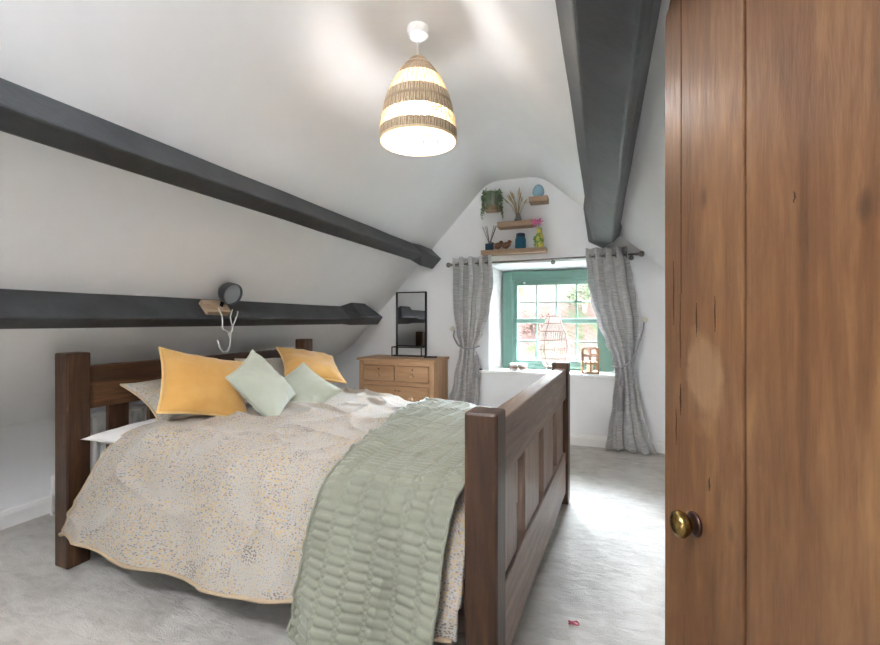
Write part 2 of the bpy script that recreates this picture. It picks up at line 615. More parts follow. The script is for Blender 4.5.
secs += [[(x, y, z) for (x, z), y in zip([(-.17, 2.3), (-.085, 1.95), (-.006, 1.90), (.13, 1.965), (.155, 2.02)], (4.3, 4.34, 4.40, 4.25, 4.1))], [(x, G - .002, z) for x, z in Bs]]
beam_thing('roof_beam', 'thick black roof beam overhead on the right, running to the curtain', secs)

# ---------------------------------------------------------------- bed
BED = (-1.3825, 2.28, 0); DEL = math.radians(-2.7)
Mb = Matrix.Translation(BED) @ Matrix.Rotation(DEL, 4, 'Z')
bed = thing('bed_frame', 'dark stained chunky wooden double bed with slatted headboard and footboard', 'bed', BED, (0, 0, DEL))
W_ = M['bedwood']
def bpart(name, x0, x1, y0, y1, z0, z1, ax, bev=.006, m=None):
    cx, cy, cz = (x0 + x1) / 2, (y0 + y1) / 2, (z0 + z1) / 2
    o = obj(name, box(x0 - cx, x1 - cx, y0 - cy, y1 - cy, z0 - cz, z1 - cz), (m or W_)[ax], bed, bevel=bev)
    o.location = (cx, cy, cz)
    return o
PX, PY, hw = 1.0775, .8675, .053
for sx, z in ((-1, 1.057), (1, .937)):
    for sy in (-1, 1):
        bpart('post', sx * PX - hw, sx * PX + hw, sy * PY - hw, sy * PY + hw, 0, z, 'Z', .008)
iy = PY - hw + .01
bpart('headboard_rail', -PX - .03, -PX + .03, -iy, iy, .765, .985, 'Y')
bpart('headboard_rail', -PX - .03, -PX + .03, -iy, iy, .22, .41, 'Y')
for k in range(7):
    y = lerp(-.655, .655, k / 6)
    bpart('headboard_slat', -PX - .016, -PX + .016, y - .052, y + .052, .40, .775, 'Z', .004)
GW = M['glarewood']
bpart('footboard_rail', PX - .035, PX + .038, -iy, iy, .70, .897, 'Y', .006, GW)
bpart('footboard_board', PX - .03, PX + .036, -iy, iy, .075, .345, 'Y', .006, GW)
for y0, y1 in ((-.818, -.775), (-.768, -.525), (-.38, -.07), (.06, .37), (.515, .80)):
    bpart('footboard_slat', PX - .012, PX + .022, y0, y1, .335, .71, 'Z', .004, GW)
for sy in (-1, 1):
    bpart('side_rail', -PX + .04, PX - .04, sy * (PY - .035) - .02, sy * (PY - .035) + .02, .20, .36, 'X', .005)

# mattress
def bl(x, y, z): return Mb @ Vector((x, y, z))
mt = obj('mattress', box(-.97, 1.0, -.77, .77, .305, .575), M['sheet'], None, bevel=.05, seg=4)
mt.matrix_world = Mb
tag(mt, 'white mattress under the floral duvet', 'mattress')
slats = bmesh.new()
bpart('mattress_base', -1.02, 1.02, -.80, .80, .25, .30, 'Y')

# duvet
def top_z(x, y):
    z = interp(x, [(-.95, .70), (-.6, .70), (-.2, .685), (.3, .645), (1.0, .612)])
    return z + .02 * math.cos(y * 1.6) - .02 - .035 * sst(.1, .8, y)
def wrinkle(x, a):
    n = noise.noise
    e = .022 * n((x * 2.6, a * 2.2, 1.3)) + .012 * n((x * 6 + a * 2, a * 5, 4.1))
    # sharp creases radiating roughly along the bed
    r1 = 1 - abs(n((x * 1.7 + a * 2.6, a * 3.2 - x * 1.2, 7.7))) * 4.5
    r2 = 1 - abs(n((x * 4.2 - a * 1.5, a * 2.2 + x * .8, 2.2))) * 4.2
    e += .030 * max(0, r1) ** 2 * (.4 + .6 * sst(-.2, .3, n((x * 1.3, a * 1.3, 9)))) + .017 * max(0, r2) ** 2
    return e * (1 - .5 * sst(.38, .65, x) * sst(-1.1, -.75, -abs(a)))
A0 = .70; RR = .16; KN, KF = .30, .10
ARC = RR * math.acos(KN)
def sheet_pt(x, a, off=0., wr=1., hem_in=0.):
    """point of the bedding surface at bed x and signed arclength a across (negative = near side)"""
    s = -1 if a < 0 else 1
    k = KN if s < 0 else KF
    tm = math.acos(k)
    q = math.sqrt(1 - k * k)
    b = abs(a)
    e = off + wr * wrinkle(x, a)
    if b <= A0:
        return Vector((x, a, top_z(x, a) + e))
    zt = top_z(x, s * A0)
    if b <= A0 + RR * tm:
        th = (b - A0) / RR
        return Vector((x, s * (A0 + math.sin(th) * (RR + e)), zt - RR + math.cos(th) * (RR + e)))
    l = b - A0 - RR * tm
    fold = (.020 * math.sin(x * 9 + 1.2 * math.sin(x * 3.1)) + .012 * math.sin(x * 21 + 2)) * sst(0, .35, l) * wr
    return Vector((x, s * (A0 + RR * q + k * l + (e + fold) * q), zt - RR * (1 - k) - q * l + (e + fold) * k))
def hem_len(x):   # near-side hang
    return interp(x, [(-.8, .36), (-.6, .40), (-.3, .405), (.1, .375), (.5, .30), (1.0, .27)])
NU, NV = 240, 240
def duv_pa(i, j):
    s, t = i / (NU - 1), j / (NV - 1)
    x = lerp(-.74, 1.005, s)
    amax = A0 + ARC + hem_len(x)
    amin = A0 + ARC + .12
    a = lerp(amin, -amax, t)
    return x, a
def duv_P(i, j):
    x, a = duv_pa(i, j)
    p = sheet_pt(x, a)
    l = max(0, min(1, (-a - .52) / .75))
    p.x -= .30 * (l ** 1.15) * sst(.1, -.75, x)
    if x > .93 and -a < A0 + ARC:
        p.z -= .045 * sst(.93, 1.0, x)
    if x < -.66:
        p.z -= .03 * sst(-.66, -.74, x)
    return p
bm = grid_bm(duv_P, NU, NV, lambda i, j: duv_pa(i, j))
dv = obj('duvet', bm, M['print'], None, smooth=True)
md = dv.modifiers.new('thick', 'SOLIDIFY'); md.thickness = .022; md.offset = -1
dv.matrix_world = Mb
tag(dv, 'rumpled white duvet printed with tiny mustard, pink and grey dabs, hanging over the bed', 'duvet')
# tan piped hem
hem = [duv_P(i, NV - 1) for i in range(0, NU, 3)]
obj('hem_piping', tube(hem, .0075, 8), M['piping_tan'], dv, smooth=True)
side = [duv_P(0, j) for j in range(60, NV, 3)]
obj('hem_piping', tube(side, .006, 8), M['piping_tan'], dv, smooth=True)

# quilted throw
TU, TV = 150, 420
def thr_pa(i, j):
    s, t = i / (TU - 1), j / (TV - 1)
    a = lerp(.86, -(A0 + ARC + lerp(.415, .40, s)), t)
    xl_ = interp(-a, [(-.9, .12), (-.3, .20), (.3, .36), (.75, .44), (1.4, .405)])
    xr_ = interp(-a, [(-.9, .985), (.5, .985), (.8, .95), (1.3, .945)])
    return lerp(xl_, xr_, s), a
def quilt(x, a):
    A_, B_ = .088, .030
    best = 1.
    # mirrored zig-zags give a chain of diamonds between the columns of bars
    q = (a / (2 * B_)) % 1.0
    tri = abs(2 * q - 1) * 2 - 1
    k = round(x / A_)
    for kk in (k - 1, k, k + 1):
        for sg in (1, -1):
            best = min(best, abs(x - kk * A_ - sg * tri * .020) * .8)
    # bars
    r = (a / B_) % 1.0
    best = min(best, min(r, 1 - r) * B_)
    return .012 * (1 - math.exp(-best / .0042))
def thr_P(i, j):
    x, a = thr_pa(i, j)
    b = max(0, -a - A0 - ARC)
    p = sheet_pt(x, a, .027 + quilt(x, a), .75)
    p.x += .02 * sst(0, .3, b) * (x - .7)
    if b > 0:
        f = .016 * math.sin((x - .45) * 14) * sst(0, .3, b)
        p.y -= f + .012
    return p
bm = grid_bm(thr_P, TU, TV)
th = obj('quilted_throw', bm, M['sage_throw'], None, smooth=True)
md = th.modifiers.new('thick', 'SOLIDIFY'); md.thickness = .010; md.offset = -1
th.matrix_world = Mb
tag(th, 'sage green quilted throw laid across the foot of the bed', 'throw')
edge = [thr_P(i, TV - 1) for i in range(0, TU, 3)]
obj('throw_binding', tube(edge, .006, 8), M['sage_throw'], th, smooth=True)
edge = [thr_P(TU - 1, j) for j in range(0, TV, 4)]
obj('throw_binding', tube(edge, .006, 8), M['sage_throw'], th, smooth=True)
edge = [thr_P(0, j) for j in range(0, TV, 4)]
obj('throw_binding', tube(edge, .006, 8), M['sage_throw'], th, smooth=True)

# cushions and pillows
def cushion(name, label, cat, ctr, e1, e2, w, h, thick, m, pipe=None, group=None, seed=0, n=40, rum=.007, sag=.095):
    r = Vector(e1).normalized()
    u = Vector(e2); u = (u - r * u.dot(r)).normalized()
    nn = r.cross(u)
    if nn.z < 0 : pass
    mw = Matrix(((r.x, u.x, nn.x, ctr[0]), (r.y, u.y, nn.y, ctr[1]), (r.z, u.z, nn.z, ctr[2]), (0, 0, 0, 1)))
    def base(a, b):
        pin = 1 - sag * (1 - b * b) ** 1.0
        pin2 = 1 - sag * (1 - a * a) ** 1.0
        return a * w / 2 * pin, b * h / 2 * pin2
    def pt(a, b, sd):
        x, y = base(a, b)
        f = max(0, (1 - a ** 4) * (1 - b ** 4)) ** .55
        f2 = (1 - .18 * a * a) * (1 - .18 * b * b)
        z = sd * thick / 2 * f * f2
        k = noise.noise((x * 9 + seed * 3.1, y * 9, sd * 2 + seed)) * rum * f * 2
        # tension folds from the corners
        ang = math.atan2(abs(b), abs(a) + 1e-6)
        k += rum * .8 * math.sin(ang * 16 + seed) * f * sst(.45, 1, max(abs(a), abs(b)))
        return Vector((x, y, z + k * sd))
    bm = bmesh.new()
    lay = bm.loops.layers.uv.new('UVMap')
    def par(i):
        s = 2 * i / (n - 1) - 1
        return math.sin(s * PI / 2) * .6 + s * .4
    cache = {}
    for sd in (1, -1):
        V = []
        for i in range(n):
            row = []
            for j in range(n):
                edge = i in (0, n - 1) or j in (0, n - 1)
                key = (i, j) if edge else (i, j, sd)
                if key not in cache:
                    a, b = par(i), par(j)
                    p = pt(a, b, sd) if not edge else Vector((*base(a, b), 0))
                    cache[key] = bm.verts.new(p)
                row.append(cache[key])
            V.append(row)
        for i in range(n - 1):
            for j in range(n - 1):
                q = (V[i][j], V[i + 1][j], V[i + 1][j + 1], V[i][j + 1])
                f = bm.faces.new(q if sd > 0 else q[::-1])
                for l in f.loops:
                    l[lay].uv = (l.vert.co.x + .37 * seed, l.vert.co.y + sd)
    o = obj(name, bm, m, None, smooth=True)
    o.matrix_world = mw
    tag(o, label, cat, group)
    if pipe:
        seq = [(i, 0) for i in range(n - 1)] + [(n - 1, j) for j in range(n - 1)] + [(i, n - 1) for i in range(n - 1, 0, -1)] + [(0, j) for j in range(n - 1, 0, -1)]
        pts = [Vector((*base(par(i), par(j)), 0)) for i, j in seq]
        obj('piping', tube(pts, .0065, 8, True), pipe, o, smooth=True)
    return o
PG, CG = 'pillows against the headboard', 'scatter cushions on the bed'
cushion('pillow', 'white pillow lying flat on the mattress, corner showing at near side of headboard', 'pillow', bl(-.86, -.46, .620), (0, 1, 0), (-1, 0, .03), .80, .36, .10, M['sheet'], None, PG, 1)
cushion('pillow', 'white pillow lying flat at the far side of the bed', 'pillow', bl(-.86, .40, .620), (0, 1, 0), (-1, 0, .03), .78, .36, .10, M['sheet'], None, PG, 2)
cushion('pillow', 'dab-print pillow propped behind the large mustard cushion', 'pillow', bl(-.89, -.29, .77), (.04, 1, -.02), (-.85, 0, .5), .74, .36, .14, M['print'], M['piping_tan'], PG, 3)
cushion('pillow', 'dab-print pillow propped behind the far mustard cushion', 'pillow', bl(-.85, .42, .78), (-.03, 1, -.04), (-.60, 0, .70), .78, .42, .16, M['print'], M['piping_tan'], PG, 4)
cushion('cushion', 'large mustard yellow cushion leaning upright nearest the camera', 'cushion', (-2.07, 1.865, .862), (.19, .42, -.115), (-.225, .16, .30), .46, .42, .14, M['yellow'], M['yellow_pipe'], CG, 5)
cushion('cushion', 'mustard yellow cushion lying back behind a sage cushion at far end of headboard', 'cushion', (-2.05, 2.79, .885), (.26, .37, -.09), (-.28, .12, .16), .45, .40, .13, M['yellow'], M['yellow_pipe'], CG, 6)
cushion('cushion', 'sage green cushion tipped against the front of large mustard cushion', 'cushion', (-1.835, 2.055, .838), (.163, .166, -.265), (-.085, .235, .10), .37, .34, .15, M['sage'], M['sage'], CG, 7)
cushion('cushion', 'sage green cushion standing on one corner in front of far mustard cushion', 'cushion', (-1.85, 2.405, .748), (.312, -.045, -.151), (.065, .237, .165), .38, .37, .13, M['sage'], M['sage'], CG, 8)

M['knobwood'] = paint('knob_pine', '#d9b995', .35, 50, .1, '#c7a27b')
# ---------------------------------------------------------------- chest of drawers
cx0, cx1, cy0, cy1, cz = -2.425, -1.545, 4.07, 4.52, .828
ch = thing('chest_of_drawers', 'old pine chest of drawers with round knobs against the gable wall', 'chest of drawers', ((cx0 + cx1) / 2, (cy0 + cy1) / 2, 0))
pn = M['pine']
ox, oy = (cx0 + cx1) / 2, (cy0 + cy1) / 2
def cpart(name, x0, x1, y0, y1, z0, z1, ax, bev=.003, parent=ch):
    c = Vector(((x0 + x1) / 2, (y0 + y1) / 2, (z0 + z1) / 2))
    o = obj(name, box(x0 - c.x, x1 - c.x, y0 - c.y, y1 - c.y, z0 - c.z, z1 - c.z), pn[ax], parent, bevel=bev)
    o.location = c - Vector((ox, oy, 0))
    return o
ins = .018
a0, a1, b0 = cx0 + ins, cx1 - ins, cy0 + ins + .01
cpart('top', cx0, cx1, cy0, cy1, cz - .026, cz, 'X', .008)
cpart('side_panel', a0, a0 + .055, b0, cy1 - .01, .0, cz - .026, 'Z', .004)
cpart('side_panel', a1 - .055, a1, b0, cy1 - .01, .0, cz - .026, 'Z', .004)
cpart('back_panel', a0 + .05, a1 - .05, cy1 - .03, cy1 - .01, .08, cz - .026, 'X')
zs = [.755, .592, .545, .345, .325, .10]
cpart('rail', a0 + .05, a1 - .05, b0 + .002, b0 + .05, .755, cz - .026, 'X')
cpart('rail', a0 + .05, a1 - .05, b0 + .002, b0 + .05, .548, .592, 'X')
cpart('rail', a0 + .05, a1 - .05, b0 + .002, b0 + .05, .322, .345, 'X')
cpart('plinth', a0 + .05, a1 - .05, b0 + .002, b0 + .05, .03, .10, 'X')
xm = (a0 + a1) / 2
cpart('divider', xm - .012, xm + .012, b0 + .002, b0 + .05, .592, .755, 'Z')
def drawer(x0, x1, z0, z1, knobs):
    d = cpart('drawer', x0, x1, b0 - .004, cy1 - .05, z0, z1, 'X', .003)
    for kx in knobs:
        mt_ = Matrix.Rotation(PI / 2, 4, 'X')
        k = obj('knob', lathe([(.0, 0), (.011, 0), (.011, .010), (.017, .014), (.0235, .022), (.0225, .032), (.013, .039), (0, .041)], 24, (0, 0, 0), mt_), M['knobwood'], d, smooth=True)
        k.location = Vector((kx - (x0 + x1) / 2, b0 - .004 - (b0 - .004 + cy1 - .05) / 2, -.015))
    kh = obj('keyhole', lathe([(0, 0), (.0075, 0), (.0075, .0015), (0, .002)], 14, (0, 0, 0), Matrix.Rotation(PI / 2, 4, 'X')), M['dark_iron'], d, smooth=True)
    kh.location = Vector((0 if len(knobs) == 2 else knobs[0] - (x0 + x1) / 2, b0 - .004 - (b0 - .004 + cy1 - .05) / 2, (z1 - z0) * .28))
    return d
e0, e1 = a0 + .058, a1 - .058
drawer(e0, xm - .015, .596, .752, [(e0 + xm - .015) / 2])
drawer(xm + .015, e1, .596, .752, [(e1 + xm + .015) / 2])
drawer(e0, e1, .349, .544, [e0 + .18, e1 - .18])
drawer(e0, e1, .104, .318, [e0 + .18, e1 - .18])

# mirror with small shelf standing on the chest
mr = thing('mirror', 'tall rectangular mirror in slim black metal frame standing on the pine chest', 'mirror', (-1.985, 4.50, cz))
mx0, mx1, mz0, mz1 = -2.165 + 1.985, -1.805 + 1.985, .02, 1.53 - cz
bm = bmesh.new()
fw = .012
for b in ((mx0, mx0 + fw, 0, mz1), (mx1 - fw, mx1, 0, mz1), (mx0 + fw, mx1 - fw, mz1 - fw, mz1), (mx0 + fw, mx1 - fw, .10, .10 + fw)):
    add_box(bm, b[0], b[1], -.02, .015, b[2], b[3])
obj('mirror_frame', bm, M['black'], mr, bevel=.001)
obj('mirror_glass', box(mx0 + fw, mx1 - fw, -.004, .004, .10 + fw, mz1 - fw), M['mirror'], mr)
bm = bmesh.new()
r_ = .005
sx0_, sx1_, sy_ = mx0 + .002, mx1 - .002, -.13
for z in (.005, .098):
    add_box(bm, sx0_, sx1_, sy_ - r_, sy_ + r_, z - r_, z + r_)
    for x in (sx0_ + r_, sx1_ - r_):
        add_box(bm, x - r_, x + r_, sy_ + r_, -.02, z - r_, z + r_)
for x in (sx0_ + r_, sx1_ - r_):
    add_box(bm, x - r_, x + r_, sy_ - r_, sy_ + r_, .010, .093)
add_box(bm, sx0_ + .008, sx1_ - .008, sy_ + r_, -.02, .002, .008)
obj('shelf_rail', bm, M['black'], mr)
# remote
rm = obj('remote_control', box(-.07, .07, -.018, .018, 0, .016), plain('black_plastic', '#141516', .4), None, bevel=.006, seg=3)
rm.location = (-1.68, 4.30, cz); rm.rotation_euler = (0, 0, .35)
tag(rm, 'small black remote control on the right of the pine chest', 'remote control')
bm = bmesh.new()
for k in range(3):
    for q in range(2):
        add_box(bm, -.055 + k * .022, -.043 + k * .022, -.011 + q * .012, -.002 + q * .012, .0155, .0175)
obj('button', bm, plain('grey_rubber', '#3a3b3d', .6), rm)

# ---------------------------------------------------------------- radiator on the knee wall
rd = thing('radiator', 'white panel radiator on the knee wall behind the headboard', 'radiator', (XL + .06, 2.44, .0))
def rib(i, j):
    y = lerp(-.62, .62, i / 160)
    z = lerp(.17, .57, j / 6)
    c = abs(math.sin(y * PI / .045))
    d = .012 * c * sst(0, .1, (z - .17) / .4) * sst(1, .9, (z - .17) / .4)
    return Vector((.035 + d, y, z))
o = obj('panel', grid_bm(rib, 161, 7), M['white'], rd, smooth=True)
md = o.modifiers.new('t', 'SOLIDIFY'); md.thickness = .012; md.offset = 0
obj('grille', box(-.03, .04, -.62, .62, .565, .585), M['white'], rd, bevel=.003)
obj('side_cover', box(-.03, .04, -.63, -.615, .18, .58), M['white'], rd, bevel=.003)
bm = tube([(.0, -.66, .0), (.0, -.66, .15), (.0, -.63, .19), (.0, -.60, .20)], .008, 10)
obj('pipe', bm, M['white'], rd, smooth=True)
bm = lathe([(0, -.03), (.014, -.03), (.02, -.01), (.02, .04), (.015, .05), (0, .052)], 18, (.03, -.66, .2))
obj('valve', bm, M['white'], rd, smooth=True)

# ---------------------------------------------------------------- spotlight on the low beam
Pc = Vector((-2.292, 2.13, 1.285))
sp = thing('spotlight', 'grey round spotlight on a wooden block fixed to the low black beam', 'spotlight', Pc)
rotb = Matrix.Rotation(math.radians(47), 4, 'Y')
bm = bmesh.new(); add_box(bm, -.05, .05, -.085, .085, 0, .045)
bk = obj('wood_block', bm, wood('rough_pale_wood', '#8a7158', '#b39a80', '#cbb69f', 'Y', .8, 1.2), sp, bevel=.008)
bk.rotation_euler = (0, math.radians(48), -.06)
bk.location = (-.003, .0, -.005)
hd = Matrix.Translation((.075, .055, .105)) @ Matrix.Scale(1.18, 4) @ Matrix.Rotation(math.radians(-4), 4, 'Z') @ Matrix.Rotation(math.radians(108), 4, 'Y')
met = plain('spot_grey', '#5d6064', .3, .6)
bm = lathe([(0, -.062), (.02, -.06), (.028, -.045), (.045, -.035), (.057, -.015), (.06, .01), (.06, .028), (.055, .03), (.053, .018), (0, .016)], 32, (0, 0, 0), hd)
hb = obj('lamp_head', bm, met, sp, auto=50)
obj('lens', lathe([(0, .021), (.03, .0205), (.052, .0185)], 32, (0, 0, 0), hd), plain('frosted_lens', '#8d9195', .25), hb, smooth=True)
obj('bracket', tube([(.03, .03, .02), (.045, .035, .07), (.05, .04, .09), (.06, .05, .105)], .011, 10), M['black'], sp, smooth=True)
bm = lathe([(0, -.014), (.02, -.014), (.02, .014), (0, .014)], 20, (0, 0, 0), Matrix.Translation((.05, .025, .12)) @ Matrix.Rotation(PI / 2, 4, 'X'))
obj('swivel_knob', bm, M['black'], sp, auto=40)
cab = []
for q in range(41):
    f = q / 40
    cab.append(Vector((.06 + .03 * math.sin(f * PI), lerp(-.02, .09, f) + .012 * math.sin(f * 19), .01 - .17 * math.sin(f * PI) ** .8 + .008 * math.sin(f * 23))))
cab2 = []
for q in range(41):
    f = q / 40
    cab2.append(Vector((.075 + .02 * math.sin(f * PI), lerp(.12, -.045, f) + .01 * math.sin(f * 13), -.01 - .25 * sst(0, .7, f) + .07 * sst(.75, 1, f))))
bm = tube(cab, .0038, 6); add_tube(bm, cab2, .0038, 6)
obj('cable', bm, plain('white_flex', '#dcd8d2', .5), sp, smooth=True)

# ---------------------------------------------------------------- pendant lamp
LX, LY = -.859, 2.03
pd = thing('pendant_lamp', 'woven rattan bell pendant lamp hanging lit from the ceiling', 'pendant lamp', (LX, LY, 2.10))
zb = .0
def rs_(h):   # radius by height above the rim
    return interp(h, [(0, .188), (.03, .1895), (.06, .1885), (.12, .178), (.17, .168), (.22, .154), (.27, .134), (.31, .112), (.35, .086), (.38, .062), (.40, .044), (.41, .034)])
obj('ceiling_rose', lathe([(0, ZC - 2.10), (.052, ZC - 2.10), (.054, ZC - 2.115), (.05, ZC - 2.14), (.042, ZC - 2.143), (0, ZC - 2.143)], 36), M['white'], pd, auto=50)
obj('cord', tube([(0, 0, ZC - 2.14), (0, 0, .40)], .0035, 8), plain('white_cord', '#d8d6d2', .5), pd, smooth=True)
obj('lamp_holder', lathe([(0, .41), (.012, .41), (.02, .36), (.021, .25), (.018, .235), (0, .235)], 24), M['white'], pd, auto=50)
t = NT('woven_rattan')
v = t.coords()
w1 = t.n('TexWave', wave_type='BANDS', bands_direction='Z'); w1.inputs['Scale'].default_value = 55; w1.inputs['Distortion'].default_value = 2.; t.l(v, w1.inputs['Vector'])
nz = t.noise(v, 90, 3)
f = t.math('ADD', t.math('MULTIPLY', w1.outputs['Fac'], .5), t.math('MULTIPLY', nz, .5))
colr = t.ramp(f, [(.3, srgb('#7d6750')), (.5, srgb('#a48b6f')), (.75, srgb('#c3ab8d'))])
t.base(colr); t.set(Roughness=.75); t.bump(f, .6, .004)
M['rattan'] = t.m
t = NT('pale_reed')
rc = t.ramp(t.noise(t.coords(), 60, 3), [(.3, srgb('#d8c3a0')), (.7, srgb('#f0e2c8'))])
t.base(rc); t.set(Roughness=.7)
tr = t.n('BsdfTranslucent'); t.l(rc, tr.inputs['Color'])
mx = t.n('MixShader'); mx.inputs[0].default_value = .35
t.l(t.b.outputs[0], mx.inputs[1]); t.l(tr.outputs[0], mx.inputs[2]); t.l(mx.outputs[0], t.out.inputs['Surface'])
M['reed'] = t.m
def band(h0, h1, thk=.004):
    k = 8
    out = [(rs_(lerp(h0, h1, i / k)) + thk / 2, zb + lerp(h0, h1, i / k)) for i in range(k + 1)]
    inn = [(r - thk, z) for r, z in out[::-1]]
    return lathe(out + inn, 72, closed=True)
for h0, h1 in ((.004, .050), (.118, .222), (.308, .410)):
    obj('woven_band', band(h0, h1), M['rattan'], pd, auto=60)
bm = bmesh.new()
NS = 120
for k in range(NS):
    an = 2 * PI * k / NS
    pts = []
    for q in range(14):
        h = lerp(0.0, .408, q / 13)
        r = rs_(h)
        aa = an + .012 * math.sin(k * 2.3 + q)
        pts.append((r * math.cos(aa), r * math.sin(aa), zb + h))
    add_tube(bm, pts, [.0027 if q < 9 else .0020 for q in range(14)], 5)
for k in range(64):
    an = 2 * PI * (k + .3) / 64
    pts = []
    for q in range(6):
        h = lerp(.218, .312, q / 5); aa = an + .07 * (q / 5 - .5) * (1 if k % 2 else -1)
        pts.append(((rs_(h) - .003) * math.cos(aa), (rs_(h) - .003) * math.sin(aa), zb + h))
    add_tube(bm, pts, .0022, 5)
obj('reed_weave', bm, M['reed'], pd, smooth=True)
bm = bmesh.new()
for h in (0.0, .006, .085, .262, .285):
    r = rs_(h)
    add_tube(bm, [(r * math.cos(2 * PI * q / 64), r * math.sin(2 * PI * q / 64), zb + h) for q in range(64)], .0038 if h < .01 else .0018, 6, True)
for k in range(9):   # slanting binding threads
    a0_ = k * .7
    pts = []
    for q in range(9):
        an = a0_ + q * .12; h = .056 + .058 * abs((q / 8) * (1 if k % 2 else -1) + (0 if k % 2 else 1))
        r = rs_(h) + .003
        pts.append((r * math.cos(an), r * math.sin(an), zb + h))
    add_tube(bm, pts, .0013, 5)
obj('rim_hoop', bm, M['reed'], pd, smooth=True)
M['bulb'] = emit('lit_bulb', '#fcfcff', 18)
bm = bmesh.new(); bmesh.ops.create_icosphere(bm, subdivisions=3, radius=.055, matrix=Matrix.Translation((0, 0, .175)))
obj('bulb', bm, M['bulb'], pd, smooth=True)

# unseen globe added to brighten the room from its near half
gl2 = thing('fill_globe', 'added milky fill globe, unseen, in the near half of the room', 'fill light', (-.9, -.55, ZC))
obj('ceiling_rose', lathe([(0, 0), (.05, 0), (.05, -.02), (0, -.022)], 32), M['white'], gl2, auto=50)
obj('stem', lathe([(0, -.02), (.008, -.02), (.008, -.10), (0, -.10)], 16), M['chrome'], gl2, smooth=True)
bm = bmesh.new(); bmesh.ops.create_icosphere(bm, subdivisions=3, radius=.12, matrix=Matrix.Translation((0, 0, -.21)))
obj('globe', bm, emit('fill_globe_glow', '#f5f9ff', 18), gl2, smooth=True)

# ---------------------------------------------------------------- curtains
ROD_Y, ROD_Z0, ROD_Z1 = G - .10, 1.80, 1.823
def rod_z(x): return lerp(ROD_Z0, ROD_Z1, (x + 1.5) / 1.79)
rod = thing('curtain_rod', 'slim dark metal curtain rod with ball finials above the window', 'curtain rod', (-.6, ROD_Y, 1.81))
def rp(x, y, z): return (x + .6, y - ROD_Y, z - 1.81)
metal = plain('gunmetal', '#857f7a', .32, .9)
obj('rod', tube([rp(-1.49, ROD_Y, rod_z(-1.49)), rp(.29, ROD_Y, rod_z(.29))], .0095, 12), metal, rod, smooth=True)
for x in (-1.51, .31):
    sg = -1 if x < 0 else 1
    prof_ = [(0, -.03), (.013, -.03), (.013, -.02), (.018, -.018), (.012, -.008), (.024, .008), (.028, .022), (.022, .038), (0, .046)]
    obj('finial', lathe(prof_, 20, (0, 0, 0), Matrix.Translation(rp(x, ROD_Y, rod_z(x))) @ Matrix.Rotation(sg * PI / 2, 4, 'Y')), metal, rod, smooth=True)
for x in (-1.45, -.465, .25):
    bm = tube([rp(x, G, rod_z(x) - .02), rp(x, ROD_Y + .01, rod_z(x) - .02), rp(x, ROD_Y, rod_z(x) - .012)], .006, 8)
    add_lathe(bm, [(0, 0), (.022, 0), (.022, .006), (0, .007)], 18, (0, 0, 0), Matrix.Translation(rp(x, G, rod_z(x) - .02)) @ Matrix.Rotation(PI / 2, 4, 'X'))
    obj('bracket', bm, metal, rod, smooth=True)

def curtain(label, rows, nf, seed, ztop, depth=.06, grp='grey curtains'):
    """rows: list (z, xleft, xright) from top to bottom"""
    cxm = sum(r[1] + r[2] for r in rows) / (2 * len(rows))
    cu = thing('curtain', label, 'curtain', (cxm, ROD_Y, 0), group=grp)
    zs_ = [r[0] for r in rows][::-1]
    Lt = [(r[0], r[1]) for r in rows][::-1]
    Rt = [(r[0], r[2]) for r in rows][::-1]
    nu, nv = 170, 150
    zlo, zhi = zs_[0], ztop
    wmax = max(r[2] - r[1] for r in rows)
    def P(i, j):
        s, t = i / (nu - 1), j / (nv - 1)
        z = lerp(zhi, zlo, t)
        a, b = sinterp(z, Lt), sinterp(z, Rt)
        wd = b - a
        sq = wd / wmax
        ph = 2 * PI * nf * s
        drift = .35 * noise.noise((s * 3, z * 1.3, seed))
        low = sst(1.2, .3, z)
        amp = depth * lerp(.55, 1., sq) * (1 - .25 * low)
        y = amp * math.cos(ph + drift * 2) + .012 * noise.noise((s * 9, z * 3, seed + 4)) + .010 * math.sin(ph * 2.3 + z * 4) * sst(1.75, 1.3, z)
        x = a + wd * (s + .12 / nf * math.sin(ph * 2 + seed)) + .012 * noise.noise((s * 5, z * 2.1, seed + 9)) * sst(1.8, 1.4, z)
        zz = z - (.006 * math.sin(ph) if j == 0 else 0)
        return Vector((x - cxm, -y - .014, zz + (.02 * noise.noise((s * 4, 0, seed)) if t > .985 else 0)))
    bm = grid_bm(P, nu, nv, lambda i, j: (i / (nu - 1) * 1.3 + seed, (1 - j / (nv - 1)) * 1.9))
    o = obj('fabric', bm, M['curtain'], cu, smooth=True)
    md = o.modifiers.new('t', 'SOLIDIFY'); md.thickness = .003
    # eyelets on the rod
    for k in range(nf * 2):
        s = (k + .5) / (nf * 2)
        p = P(int(s * (nu - 1)), int((ztop - rod_z(cxm)) / (zhi - zlo) * (nv - 1)))
        x = p.x
        ring = [(x + .004 * math.cos(q), .026 * math.cos(q), rod_z(x + cxm) + .026 * math.sin(q)) for q in [2 * PI * e / 24 for e in range(24)]]
        obj('eyelet', tube(ring, .005, 6, True), metal, cu, smooth=True)
    return cu, P
rowsL = [(1.865, -1.475, -1.06), (1.60, -1.47, -1.045), (1.32, -1.465, -1.085), (1.08, -1.435, -1.15), (.96, -1.395, -1.21), (.88, -1.40, -1.215), (.6, -1.46, -1.20), (.33, -1.535, -1.19), (.012, -1.56, -1.16)]
rowsR = [(1.89, -.145, .215), (1.60, -.125, .255), (1.41, -.095, .285), (1.2, -.04, .31), (1.0, .03, .305), (.88, .085, .285), (.80, .105, .275), (.72, .11, .285), (.45, .085, .33), (.2, .05, .385), (.012, .03, .455)]
cuL, PL = curtain('grey slub curtain on left of the window, beside the pine chest', rowsL, 4, 1.7, 1.87)
